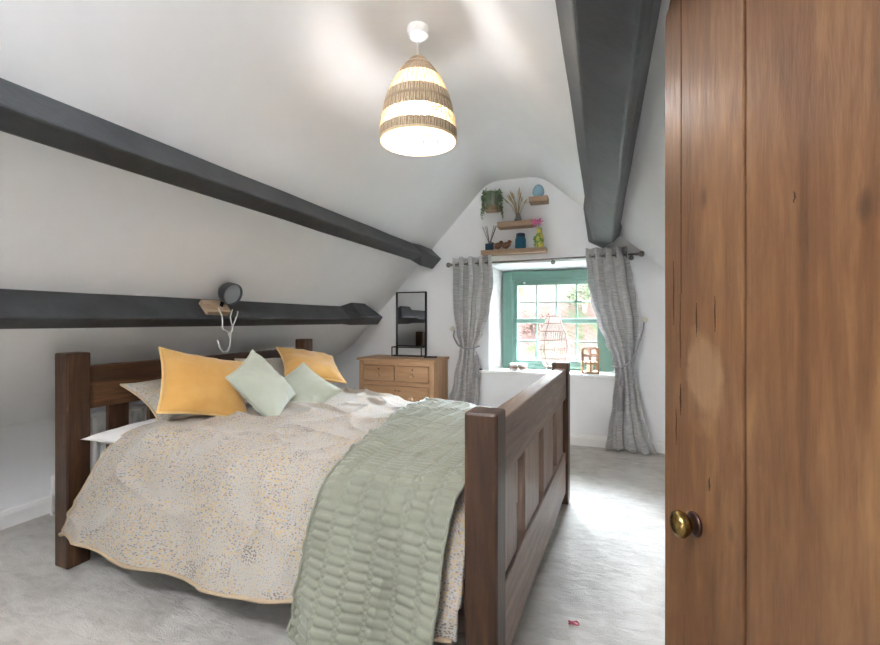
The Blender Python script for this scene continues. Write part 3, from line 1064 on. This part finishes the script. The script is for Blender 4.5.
cuR, PR = curtain('grey slub curtain on right of the window, puddling on the carpet', rowsR, 4, 4.2, 1.895)

def tieback(label, pts, tz, tail, hook):
    tb = thing('curtain_tieback', label, 'tieback', tuple(pts[0]), group='curtain tiebacks')
    o0 = Vector(pts[0])
    fab = cloth('tieback_satin', '#8d8b8d', '#a5a3a5', 200, .45)
    pts2 = []
    for i in range(len(pts) - 1):
        for q in range(8):
            pts2.append(Vector(pts[i]).lerp(Vector(pts[i + 1]), q / 8) - o0)
    pts2.append(Vector(pts[-1]) - o0)
    for _ in range(4):
        pts2 = [pts2[0]] + [(pts2[i - 1] + pts2[i] * 2 + pts2[i + 1]) / 4 for i in range(1, len(pts2) - 1)] + [pts2[-1]]
    obj('cord', tube(pts2, .009, 8), fab, tb, smooth=True)
    if tail:
        a = Vector(tail[0]) - o0; b = Vector(tail[1]) - o0
        obj('tassel_cord', tube([a, a.lerp(b, .5) + Vector((.006, -.004, 0)), b], .007, 8), fab, tb, smooth=True)
        h = lathe([(0, .03), (.012, .03), (.02, .02), (.02, .0), (.015, -.005), (.022, -.02), (.026, -.20), (.0, -.2)], 20, b)
        obj('tassel', h, fab, tb, smooth=True)
    return tb
yf = ROD_Y - .075
tieback('grey cord tieback gathering the right curtain, with a long tassel', [(.355, G - .03, 1.20), (.33, yf + .02, 1.11), (.275, yf, .93), (.235, yf - .01, .84), (.17, yf - .02, .795), (.10, yf + .01, .785), (.085, ROD_Y, .80)], .8, ((.15, yf - .02, .79), (.145, yf - .02, .60)), None)
tieback('grey satin tieback gathering the left curtain', [(-1.49, G - .03, 1.10), (-1.46, yf + .02, 1.05), (-1.40, yf, .955), (-1.31, yf - .02, .925), (-1.23, yf - .01, .935), (-1.195, ROD_Y, .95)], .95, ((-1.22, yf - .01, .93), (-1.20, yf - .0, .84)), None)
def hook(x, z, label):
    hk = thing('wall_hook', label, 'hook', (x, G, z), group='tieback hooks')
    obj('stem', tube([(0, 0, 0), (0, -.045, 0), (0, -.06, .015)], .006, 8), M['white'], hk, smooth=True)
    bm = lathe([(0, 0), (.014, 0), (.014, .006), (0, .007)], 16, (0, 0, 0), Matrix.Rotation(PI / 2, 4, 'X'))
    obj('backplate', bm, M['white'], hk, smooth=True)
    bm = bmesh.new(); add_lathe(bm, [(0, -.004), (.02, -.003), (.026, 0), (.02, .003), (0, .004)], 18, (0, 0, 0), Matrix.Translation((0, -.062, .018)) @ Matrix.Rotation(PI / 2, 4, 'X'))
    obj('disc', bm, plain('cream_hook', '#d9d3c2', .5), hk, smooth=True)
hook(.36, 1.205, 'cream disc hook on the wall beside the right curtain')
hook(-1.50, 1.11, 'cream disc hook on the wall beside the left curtain')

# ---------------------------------------------------------------- shelves and ornaments
SG = 'oak floating shelves on the gable wall'
def shelf(label, x0, x1, z0, z1, d=.14):
    c = ((x0 + x1) / 2, G - d / 2, (z0 + z1) / 2)
    o = obj('floating_shelf', box(x0 - c[0], x1 - c[0], -d / 2, d / 2, z0 - c[2], z1 - c[2]), M['oak']['X'], None, bevel=.003)
    o.location = c
    tag(o, label, 'shelf', SG)
    return z1
s1 = shelf('long pale oak floating shelf just above the curtain rod', -1.17, -.52, 1.885, 1.93)
s2 = shelf('pale oak floating shelf holding the vase of dried grass', -1.0, -.655, 2.15, 2.205)
s3 = shelf('short pale oak shelf at the top, under the pale blue egg', -.685, -.505, 2.375, 2.43)
s4 = shelf('short pale oak shelf nearly hidden by the trailing plant', -1.14, -.985, 2.335, 2.385)

# reed diffuser
rdf = thing('reed_diffuser', 'navy glass reed diffuser at left end of the long shelf', 'reed diffuser', (-1.09, G - .085, s1))
obj('bottle', box(-.04, .04, -.035, .035, 0, .07), M['navy_glass'], rdf, bevel=.008, seg=3)
obj('neck', lathe([(0, .07), (.016, .07), (.016, .09), (.018, .09), (.018, .096), (0, .096)], 18), M['chrome'], rdf, auto=50)
for k, (dx, dy) in enumerate(((-.075, 0), (-.05, .02), (-.025, -.02), (.06, .01), (.075, -.01), (.05, -.02))):
    obj('reed', tube([(dx * .1, dy * .1, .08), (dx, dy, .25)], .0026, 6), plain('dark_reed_%d' % k, '#4a423c', .8), rdf, smooth=True)

# birds
def bird(x, face, label):
    b = thing('bird_ornament', label, 'ornament', (x, G - .09, s1), (0, 0, face), 'pair of robin ornaments')
    brown = paint('bird_brown', '#946b50', .5, 60, .1, '#7a563f')
    bm = bmesh.new()
    add_lathe(bm, [(0, -.045), (.016, -.04), (.030, -.02), (.033, 0), (.026, .022), (.012, .04), (0, .046)], 20, (0, 0, 0), Matrix.Translation((0, 0, .045)) @ Matrix.Rotation(math.radians(62), 4, 'Y'))
    obj('body', bm, brown, b, smooth=True)
    bm = bmesh.new(); bmesh.ops.create_uvsphere(bm, u_segments=18, v_segments=12, radius=.020, matrix=Matrix.Translation((.030, 0, .078)))
    obj('head', bm, brown, b, smooth=True)
    bm = lathe([(.006, 0), (0, .018)], 10, (0, 0, 0), Matrix.Translation((.047, 0, .078)) @ Matrix.Rotation(PI / 2, 4, 'Y'))
    obj('beak', bm, plain('beak', '#c58a3c', .5), b, smooth=True)
    bm = bmesh.new(); bmesh.ops.create_uvsphere(bm, u_segments=18, v_segments=12, radius=.019, matrix=Matrix.Translation((.026, 0, .05)) @ Matrix.Diagonal((.8, .95, 1, 1)))
    obj('breast', bm, plain('robin_red', '#a8532f', .5), b, smooth=True)
    bm = bmesh.new(); add_box(bm, -.075, -.03, -.010, .010, .055, .063)
    for v_ in bm.verts:
        if v_.co.x < -.06: v_.co.z += .022
    obj('tail', bm, brown, b, bevel=.002)
    bm = tube([(.0, .01, .02), (.004, .01, .0)], .003, 6); add_tube(bm, [(.0, -.01, .02), (.004, -.01, .0)], .003, 6)
    obj('foot', bm, M['dark_iron'], b)
bird(-1.0, .5, 'small brown bird ornament next to the reed diffuser')
bird(-.915, .25, 'small brown bird ornament next to the blue jar')

# blue jar
jr = thing('glass_jar', 'blue glass lidded jar in the middle of the long shelf', 'jar', (-.775, G - .08, s1))
obj('body', lathe([(0, .0), (.05, .0), (.054, .01), (.054, .095), (.044, .118), (.038, .125), (.0, .125)], 32), M['blue_glass'], jr, auto=60)
obj('lid', lathe([(0, .122), (.043, .122), (.045, .128), (.045, .150), (.040, .155), (0, .155)], 32), plain('navy_lid', '#1d2c44', .35), jr, auto=50)

# pink flower vase
fv = thing('flower_vase', 'yellow and green bottle vase with a bright pink flower on the long shelf', 'vase', (-.59, G - .08, s1))
t = NT('yellow_green_glaze'); t.base(t.ramp(t.noise(t.coords(), 22, 2), [(.42, srgb('#6f9a4e')), (.5, srgb('#d9cf62')), (.62, srgb('#e6d873'))])); t.set(Roughness=.3)
obj('bottle', lathe([(0, 0), (.040, 0), (.045, .015), (.043, .11), (.027, .15), (.023, .19), (.027, .195), (0, .195)], 28), t.m, fv, auto=60)
bm = bmesh.new()
pts = [(.0, 0, .17), (-.004, 0, .22), (-.015, -.005, .245)]
obj('stem', tube(pts, .003, 6), plain('stem_green', '#5e7d45', .6), fv, smooth=True)
bm = bmesh.new()
rr_ = random.Random(3)
for k in range(34):
    an = rr_.random() * 2 * PI; el = rr_.uniform(-.25, .9); r0 = rr_.uniform(.025, .052)
    mtx = Matrix.Translation((-.03, -.005, .238)) @ Matrix.Rotation(an, 4, 'Z') @ Matrix.Rotation(-el, 4, 'Y') @ Matrix.Translation((r0, 0, 0)) @ Matrix.Diagonal((2.2, 1.2, .4, 1))
    bmesh.ops.create_uvsphere(bm, u_segments=8, v_segments=5, radius=.012, matrix=mtx)
obj('flower', bm, plain('pink_petals', '#e380b0', .6), fv, smooth=True)
bm = bmesh.new()
for k in range(7):
    an = k * .9
    mtx = Matrix.Translation((-.03 + .01 * math.sin(k), -.03, .03 + .012 * k)) @ Matrix.Rotation(an, 4, 'Y') @ Matrix.Diagonal((1.8, .5, .7, 1))
    bmesh.ops.create_uvsphere(bm, u_segments=8, v_segments=5, radius=.014, matrix=mtx)
obj('leaf', bm, plain('ivy_green', '#5d8a4c', .5), fv, smooth=True)

# dried grass vase
gv = thing('vase', 'small clear vase of dried pampas grass on the middle shelf', 'vase', (-.80, G - .08, s2))
obj('glass', lathe([(0, .0), (.034, 0), (.036, .02), (.026, .055), (.022, .075), (.025, .08), (.021, .078), (.022, .055), (.031, .02), (0, .006)], 28), M['clear'], gv, smooth=True)
bm = bmesh.new(); b2 = bmesh.new()
for k in range(26):
    dx = rr_.uniform(-.14, .13); dy = rr_.uniform(-.035, .03); hh = rr_.uniform(.15, .29) - abs(dx) * .55
    pts = [(dx * .02, dy * .1, .01), (dx * .18, dy * .3, .08), (dx * .5, dy * .7, .08 + hh * .5), (dx, dy, .06 + hh)]
    add_tube(bm, pts, [.0016, .0016, .0014, .001], 5)
    if k % 2 == 0:
        a = Vector(pts[2]); e = Vector(pts[3]); 
        add_tube(b2, [a.lerp(e, .25), a.lerp(e, .55), a.lerp(e, .85), e + (e - a) * .12], [.002, .008, .0065, .001], 6)
obj('dried_stem', bm, plain('dried_stalk', '#b0a078', .8), gv, smooth=True)
obj('plume', b2, paint('dried_plume', '#d3c097', .9, 90, .5, '#b8a67c'), gv, smooth=True)

# egg
eg = thing('egg_ornament', 'pale blue glazed egg on the top right shelf', 'ornament', (-.60, G - .075, s3))
obj('egg', lathe([(0, .0), (.028, .0), (.048, .02), (.058, .05), (.054, .08), (.038, .11), (.018, .125), (0, .13)], 32), M['pale_blue'], eg, smooth=True)

# trailing plant in a pot
tp = thing('potted_plant', 'trailing green plant in a ribbed grey pot on the upper left shelf', 'plant', (-1.065, G - .085, s4))
bm = bmesh.new()
nr = 48
prof_ = [(0, 0), (.058, 0), (.066, .01), (.070, .115), (.066, .118), (.062, .105), (0, .10)]
obj('pot', lathe(prof_, 40), paint('stone_pot', '#9aa093', .7, 70, .3, '#848b7d'), tp, auto=50)
bm = bmesh.new(); b2 = bmesh.new()
def leaf(bm_, p, dirv, s):
    d = dirv.normalized(); sd = d.orthogonal().normalized()
    sd.rotate(Matrix.Rotation(R.random() * 6.28, 3, d)); up = d.cross(sd)
    vs = [bm_.verts.new(p + d * a * s + sd * b * s + up * c * s) for a, b, c in ((0, 0, 0), (.4, .32, .08), (1, 0, -.06), (.4, -.32, .08))]
    bm_.faces.new(vs)
for k in range(40):
    an = R.random() * 2 * PI; L = R.choice([.06, .12, .18, .22, .26]); r0 = R.uniform(.02, .06)
    if math.sin(an) > .5: L = min(L, .05)
    pts = [Vector((r0 * math.cos(an), r0 * math.sin(an), .105)), Vector((.085 * math.cos(an), .085 * min(math.sin(an), .7), .128 + R.uniform(0, .035)))]
    for q in range(1, 5):
        f = q / 4
        pts.append(Vector(((.09 + .02 * f) * math.cos(an) + R.uniform(-.008, .008), (.09 + .012 * f) * min(math.sin(an), .65), .12 - L * f)))
    add_tube(bm, pts, .0014, 4)
    for q in range(len(pts) - 1):
        for e in range(4):
            p_ = pts[q].lerp(pts[q + 1], e / 4)
            leaf(b2, p_, Vector((R.uniform(-1, 1), R.uniform(-1, .2), R.uniform(-.6, .6))), R.uniform(.016, .028))
for k in range(90):
    an = R.random() * 2 * PI; r0 = R.random() ** .5 * .075
    leaf(b2, Vector((r0 * math.cos(an), r0 * math.sin(an) * .9, .11 + R.random() * .03)), Vector((R.uniform(-1, 1), R.uniform(-1, .5), R.uniform(0, 1))), R.uniform(.018, .03))
obj('vine', bm, plain('vine_stem', '#5b6b43', .7), tp, smooth=True)
lv = obj('foliage', b2, paint('trailing_leaf', '#93a980', .6, 50, .1, '#6c8560', .3, 30), tp)

# ---------------------------------------------------------------- sill objects
SZ = .698
ln = thing('rattan_lantern', 'white wicker barrel lantern standing on the window sill', 'lantern', (-.472, G + .09, SZ))
def lr(h): return sinterp(h, [(.05, .085), (.14, .138), (.25, .158), (.38, .138), (.48, .088), (.56, .062)])
bm = bmesh.new()
for k in range(44):
    for dr in (1, -1):
        pts = []
        for q in range(13):
            h = lerp(.05, .56, q / 12); an = 2 * PI * k / 44 + dr * .22 * q / 12
            pts.append((lr(h) * math.cos(an), lr(h) * math.sin(an), h))
        add_tube(bm, pts, .0021, 4)
obj('weave', bm, plain('white_wicker', '#cfc4bd', .7), ln, smooth=True)
bm = bmesh.new()
for h in (.05, .14, .23, .32, .41, .49, .56):
    add_tube(bm, [((lr(h) + .002) * math.cos(2 * PI * q / 48), (lr(h) + .002) * math.sin(2 * PI * q / 48), h) for q in range(48)], .0042 if h not in (.05, .56) else .006, 6, True)
for k in range(4):
    an = PI / 4 + k * PI / 2 + .3
    add_tube(bm, [((lr(lerp(.05, .56, q / 12)) + .002) * math.cos(an), (lr(lerp(.05, .56, q / 12)) + .002) * math.sin(an), lerp(.05, .56, q / 12)) for q in range(13)], .004, 6)
obj('hoop', bm, plain('cane_hoop', '#8a6658', .6), ln, smooth=True)
for k in range(3):
    an = k * 2 * PI / 3 + .5
    obj('leg', tube([(.075 * math.cos(an), .075 * math.sin(an), .06), (.095 * math.cos(an), .095 * math.sin(an), 0)], .006, 8), plain('leg_white_%d' % k, '#d5cfc8', .6), ln, smooth=True)
obj('candle_glass', lathe([(0, .055), (.045, .055), (.045, .2), (.041, .2), (.041, .062), (0, .062)], 28), M['clear'], ln, auto=50)
obj('base_disc', lathe([(0, .046), (.083, .046), (.083, .055), (0, .055)], 32), plain('white_disc', '#d8d2cb', .6), ln)

def tealight(x, label):
    c = thing('candle_jar', label, 'candle', (x, G + .05, SZ), (0, 0, 0), 'small candle jars on the sill')
    obj('jar', lathe([(0, 0), (.040, 0), (.042, .006), (.042, .062), (.038, .064), (.037, .012), (0, .010)], 28), plain('milky_glass_%s' % abs(x), '#d9d6d0', .2), c, auto=50)
    obj('band', lathe([(.0426, .022), (.0432, .024), (.0432, .045), (.0426, .047)], 28), plain('copper_band_%s' % abs(x), '#8d6f62', .4), c)
    obj('lid', lathe([(0, .062), (.044, .062), (.044, .072), (.02, .076), (0, .076)], 28), plain('pale_lid_%s' % abs(x), '#e3dfd9', .4), c, auto=50)
tealight(-.865, 'small pale candle jar on the sill, the one nearer the left curtain')
tealight(-.772, 'small pale candle jar on the sill, the one nearer the wicker lantern')

bx = thing('wooden_lantern', 'slatted wooden lantern box on the sill by the right curtain', 'lantern', (-.12, G + .07, SZ), (0, 0, .12))
LW = wood('lantern_wood', '#6b4f38', '#937052', '#ab8a6c', 'Z', .6, 1.5)
h_, w_ = .255, .072
bm = bmesh.new()
for sx in (-1, 1):
    for sy in (-1, 1):
        add_box(bm, sx * w_ - .008, sx * w_ + .008, sy * w_ - .008, sy * w_ + .008, 0, h_)
obj('corner_post', bm, LW, bx, bevel=.002)
bm = bmesh.new()
for z in (.012, .10, .175, .245):
    for s in (-1, 1):
        add_box(bm, -w_ + .009, w_ - .009, s * w_ - .006, s * w_ + .006, z - .008, z + .008)
        add_box(bm, s * w_ - .006, s * w_ + .006, -w_ + .009, w_ - .009, z - .008, z + .008)
for s in (-1, 1):
    add_box(bm, -.006, .006, s * w_ - .005, s * w_ + .005, .02, .24)
    add_box(bm, s * w_ - .005, s * w_ + .005, -.006, .006, .02, .24)
obj('slat', bm, LW, bx, bevel=.0015)
obj('base', box(-w_ + .01, w_ - .01, -w_ + .01, w_ - .01, .004, .016), LW, bx)
obj('candle', lathe([(0, .016), (.032, .016), (.032, .12), (.028, .124), (0, .122)], 24), plain('cream_wax', '#e8dfca', .5), bx, auto=50)

pb = obj('trinket', lathe([(0, 0), (.030, 0), (.034, .006), (.026, .014), (0, .016)], 20), plain('dark_pebble', '#3b3a3c', .5), None, smooth=True)
pb.location = (-1.215, G - .025, SZ); tag(pb, 'tiny dark trinket on the left end of the sill beside the curtain', 'trinket')

# ---------------------------------------------------------------- plank door, standing open on the right
E0 = Vector((.130, 1.006, 0))               # free edge
dd = Vector((math.sin(YAW), -math.cos(YAW), 0)).normalized()   # towards the hinge
dr = bpy.data.objects.new('door_1', None); link(dr)
dr.location = E0
dr.rotation_euler = (0, 0, math.atan2(dd.y, dd.x))
tag(dr, 'old stripped pine plank door standing open at the right', None, None, 'structure')
DW = wood('stripped_pine', '#412918', '#65442b', '#856241', 'Z', .36, .8, .25, .5, True, .15, (.13, .55))
t_ = DW.node_tree
def dn(typ, **kw):
    nd = t_.nodes.new('ShaderNode' + typ)
    for k, v in kw.items(): setattr(nd, k, v)
    return nd
_tc = dn('TexCoord'); _mp = dn('Mapping', vector_type='POINT')
_mp.inputs['Location'].default_value = (-.128 / .052, 0, -1.125 / .085); _mp.inputs['Scale'].default_value = (1 / .052, 0, 1 / .085)
_nz = dn('TexNoise'); _nz.inputs['Scale'].default_value = 15; _nz.inputs['Detail'].default_value = 4
_ln = dn('VectorMath', operation='LENGTH'); _ad = dn('Math', operation='ADD'); _rp = dn('ValToRGB')
t_.links.new(_tc.outputs['Object'], _mp.inputs['Vector']); t_.links.new(_mp.outputs[0], _ln.inputs[0])
t_.links.new(_tc.outputs['Object'], _nz.inputs['Vector'])
_n2 = dn('Math', operation='MULTIPLY_ADD'); _n2.inputs[1].default_value = 2.2; _n2.inputs[2].default_value = -.6
t_.links.new(_nz.outputs['Fac'], _n2.inputs[0])
t_.links.new(_ln.outputs['Value'], _ad.inputs[0]); t_.links.new(_n2.outputs[0], _ad.inputs[1])
t_.links.new(_ad.outputs[0], _rp.inputs[0])
_rp.color_ramp.elements[0].position = 0; _rp.color_ramp.elements[0].color = (.30, .30, .30, 1)
_rp.color_ramp.elements[1].position = 1; _rp.color_ramp.elements[1].color = (0, 0, 0, 1)
_e = _rp.color_ramp.elements.new(.72); _e.color = (.26, .26, .26, 1)
_sc = dn('Math', operation='MULTIPLY'); _sc.inputs[1].default_value = .62
t_.links.new(_ad.outputs[0], _sc.inputs[0]); t_.links.new(_sc.outputs[0], _rp.inputs[0])
_b = t_.nodes['Principled BSDF']; _old = _b.inputs['Base Color'].links[0].from_socket
_mx = dn('Mix', data_type='RGBA'); t_.links.new(_rp.outputs[0], _mx.inputs[0]); t_.links.new(_old, _mx.inputs[6]); _mx.inputs[7].default_value = srgb('#b39472')
t_.links.new(_mx.outputs[2], _b.inputs['Base Color'])
DH = 1.855
def plank(x0, x1, zt, seed):
    bm = bmesh.new()
    nz = 40
    left = []; right = []
    for q in range(nz + 1):
        z = .012 + (zt - .012) * q / nz
        left.append((x0 + .0012 * noise.noise((z * 3, seed, 0)), z)); right.append((x1 + .0012 * noise.noise((z * 3, seed, 5)), z))
    if seed == 0:      # broken top corner at the free edge
        left[-1] = (x0 + .004, zt - .022)
        poly = left[:-1] + [left[-1], (x0 + .014, zt - .016), (x0 + .02, zt - .003)] + right[::-1]
    else:
        poly = left + right[::-1]
    n = len(poly)
    a = [bm.verts.new((x, -.014, z)) for x, z in poly]; b = [bm.verts.new((x, .014, z)) for x, z in poly]
    bm.faces.new(a); bm.faces.new(b[::-1])
    for i in range(n):
        bm.faces.new((a[i], b[i], b[(i + 1) % n], a[(i + 1) % n]))
    o = obj('plank', bm, DW, dr, bevel=.0025)
    return o
xs = [0, .0505, .2355, .51, .76]
plank(0.0, .2325, DH, 0)
plank(.2390, .505, DH, 1)
plank(.509, .74, DH, 2)
obj('tongue', box(.230, .242, -.006, .006, .012, DH - .004), plain('old_joint', '#2b1a10', .9), dr)
# long crack in the first board, knots stay in the wood figure
bm = bmesh.new()
pts = [(.062 + .0015 * noise.noise((z * 2.2, 3, 1)), 0, z) for z in [1.27 + q * .0135 for q in range(43)]]
for i in range(len(pts) - 1):
    wv = .0009 + .0006 * abs(noise.noise((i * .3, 1, 1)))
    add_box(bm, pts[i][0] - wv, pts[i][0] + wv, -.0146, -.0138, pts[i][2], pts[i + 1][2])
for x, z0_, z1_, wv in ((.036, 1.21, 1.335, .0016), (.060, 1.04, 1.10, .0022), (.059, 1.13, 1.27, .0010), (.112, 1.19, 1.25, .0016), (.165, 1.20, 1.26, .0012), (.045, .98, 1.05, .0012), (.15, .93, .955, .0018), (.33, 1.37, 1.385, .001)):
    for q in range(8):
        f = q / 8; hw_ = wv * math.sin((f + .06) * PI)
        xx = x + .002 * noise.noise((q * .5, x * 40, 3))
        add_box(bm, xx - hw_, xx + hw_, -.0146, -.0138, lerp(z0_, z1_, f), lerp(z0_, z1_, f + 1 / 8))
obj('crack', bm, plain('dark_crack', '#2c1a0e', .9), dr)
bm = bmesh.new()
for z in (.30, 1.0, 1.62):
    add_box(bm, .03, .71, .0145, .034, z - .055, z + .055)
obj('ledge', bm, DW, dr, bevel=.003)
# knob
kz = .857; kx = .108
kn = lathe([(0, 0), (.022, 0), (.022, .003), (.017, .006), (.010, .008)], 32, (0, 0, 0), Matrix.Rotation(PI / 2, 4, 'X'))
rose = obj('knob_rose', kn, M['dark_iron'], dr, smooth=True); rose.location = (kx, -.014, kz)
kn = lathe([(.0105, .006), (.009, .010), (.011, .013), (.019, .017), (.0235, .025), (.0215, .034), (.0125, .039), (0, .0405)], 32, (0, 0, 0), Matrix.Rotation(PI / 2, 4, 'X'))
k = obj('door_knob', kn, M['brass'], dr, smooth=True); k.location = (kx, -.014, kz)

# scrap of pink thread on the carpet
pts = [Vector((.018 * math.cos(q * .55) * (1 + .1 * q / 8), .012 * math.sin(q * .8), .004 + .003 * math.sin(q))) for q in range(22)]
sc_ = obj('thread_scrap', tube(pts, .0022, 5), plain('pink_thread', '#cf6b7c', .8), None, smooth=True)
sc_.location = (-.11, 1.86, .001); tag(sc_, 'tiny curl of pink thread on the carpet beside the footboard', 'thread')

# ---------------------------------------------------------------- outside
t = NT('hillside')
v = t.coords()
col = t.ramp(t.noise(v, .8, 6, .65, .6), [(.34, srgb('#1d2a19')), (.45, srgb('#352a25')), (.55, srgb('#3d322e')), (.68, srgb('#28361e'))])
t.base(col); t.set(Roughness=1, Specular_IOR_Level=0); t.bump(t.noise(v, 8, 5), .6, .1)
def hz(y): return -.9 + 3.9 * sst(7.4, 11.2, y)
def hill(i, j):
    x = lerp(-16, 14, i / 60); y = lerp(6.2, 30, j / 60)
    z = hz(y) + .25 * noise.noise((x * .5, y * .5, 0)) + .08 * noise.noise((x * 2, y * 2, 3))
    return Vector((x, y, z))
hl = obj('hillside', grid_bm(hill, 61, 61), t.m, None, smooth=True)
tag(hl, 'sloping bank of grass and bracken outside the window', None, None, 'structure')
def leafmat(name, a, b):
    return paint(name, a, .9, 30, .1, b, 0, 4)
def shrub(x, y, z, r, m, label, seed, n=900, hs=.9):
    rr = random.Random(seed)
    s_ = thing('shrub', label, 'shrub', (x, y, z), (0, 0, 0), 'shrubs on the bank outside')
    bm = bmesh.new()
    for k in range(n):
        an = rr.random() * 2 * PI; cz_ = rr.uniform(-.4, 1); rad = r * (1 - .3 * rr.random()) 
        q = math.sqrt(max(0, 1 - cz_ * cz_))
        p = Vector((rad * q * math.cos(an), rad * q * math.sin(an), r * .55 + rad * cz_ * hs))
        p += Vector((noise.noise(p * 2 + Vector((seed, 0, 0))), noise.noise(p * 2 + Vector((0, seed, 0))), 0)) * r * .35
        d = Vector((rr.uniform(-1, 1), rr.uniform(-1, 1), rr.uniform(-.3, 1))).normalized()
        sd = d.orthogonal().normalized(); sd.rotate(Matrix.Rotation(rr.random() * 6.28, 3, d))
        L = r * rr.uniform(.10, .2)
        bm.faces.new([bm.verts.new(p + d * a * L + sd * b * L) for a, b in ((0, 0), (.5, .3), (1, 0), (.5, -.3))])
    obj('foliage', bm, m, s_)
    bm = bmesh.new()
    for k in range(4):
        an = k * 1.6
        add_tube(bm, [(0, 0, -.1), (.12 * r * math.cos(an), .12 * r * math.sin(an), r * .4), (.4 * r * math.cos(an), .4 * r * math.sin(an), r * .9)], [.05 * r, .04 * r, .015 * r], 6)
    obj('stem', bm, plain('shrub_stem_%d' % seed, '#5a4a3c', .9), s_)
mA, mB, mC = leafmat('leaf_green', '#33453a', '#22322b'), leafmat('leaf_olive', '#3d4332', '#2a3022'), leafmat('leaf_rust', '#4c3b35', '#382b26')
for k, (x, y, r, m, lb) in enumerate((
        (-3.1, 10.9, .75, mA, 'leafy green shrub high on the bank, seen through the leftmost upper panes'),
        (-2.35, 13.6, .95, mA, 'pale green shrub at the top of the bank behind the second column of panes'),
        (-1.3, 11.0, .7, mB, 'olive shrub at the top of bank behind the third column of panes'),
        (.0, 13.4, .95, mA, 'green shrub at the top of the bank next to the right curtain'),
        (-2.2, 9.4, .4, mC, 'rusty bracken clump in the lower left panes'),
        (-1.2, 9.2, .38, mC, 'rusty bracken clump behind the wicker lantern'),
        (-.35, 9.6, .4, mB, 'olive tuft on the bank above the wooden lantern'))):
    shrub(x, y, hz(y) - .1, r, m, lb, k + 11, 1000)

# ---------------------------------------------------------------- light
wd = bpy.data.worlds.new('sky'); sc.world = wd; wd.use_nodes = True
nt = wd.node_tree
bg = nt.nodes['Background']
# bright overcast: the veiled sun stands beyond the hill, so the sky is brightest on the window side
tc = nt.nodes.new('ShaderNodeTexCoord')
dt = nt.nodes.new('ShaderNodeVectorMath'); dt.operation = 'DOT_PRODUCT'
dt.inputs[1].default_value = Vector((.10, .84, .54)).normalized()
nt.links.new(tc.outputs['Generated'], dt.inputs[0])
mx_ = nt.nodes.new('ShaderNodeMath'); mx_.operation = 'MAXIMUM'; mx_.inputs[1].default_value = 0
nt.links.new(dt.outputs['Value'], mx_.inputs[0])
pw = nt.nodes.new('ShaderNodeMath'); pw.operation = 'POWER'; pw.inputs[1].default_value = 3.8
nt.links.new(mx_.outputs[0], pw.inputs[0])
ma = nt.nodes.new('ShaderNodeMath'); ma.operation = 'MULTIPLY_ADD'
ma.inputs[1].default_value = 45; ma.inputs[2].default_value = 3.5
nt.links.new(pw.outputs[0], ma.inputs[0]); nt.links.new(ma.outputs[0], bg.inputs['Strength'])
bg.inputs['Color'].default_value = (.78, .89, 1, 1)
def portal(name, loc, rot, sx, sy):
    L = bpy.data.lights.new(name, 'AREA'); L.shape = 'RECTANGLE'; L.size = sx; L.size_y = sy
    L.cycles.is_portal = True
    o = bpy.data.objects.new(name, L); link(o); o.location = loc; o.rotation_euler = rot
portal('portal_front', (-.465, G + .36, 1.22), (-PI / 2, 0, 0), 1.15, 1.06)

vs = sc.view_settings
sc.display_settings.display_device = 'sRGB'
vs.view_transform = 'Standard'; vs.look = 'None'; vs.gamma = 1; vs.use_curve_mapping = False
vs.exposure = 3.38
sc.cycles.use_denoising = True
sc.cycles.max_bounces = 10
sc.cycles.diffuse_bounces = 6
sc.cycles.transparent_max_bounces = 12
sc.cycles.sample_clamp_indirect = 8
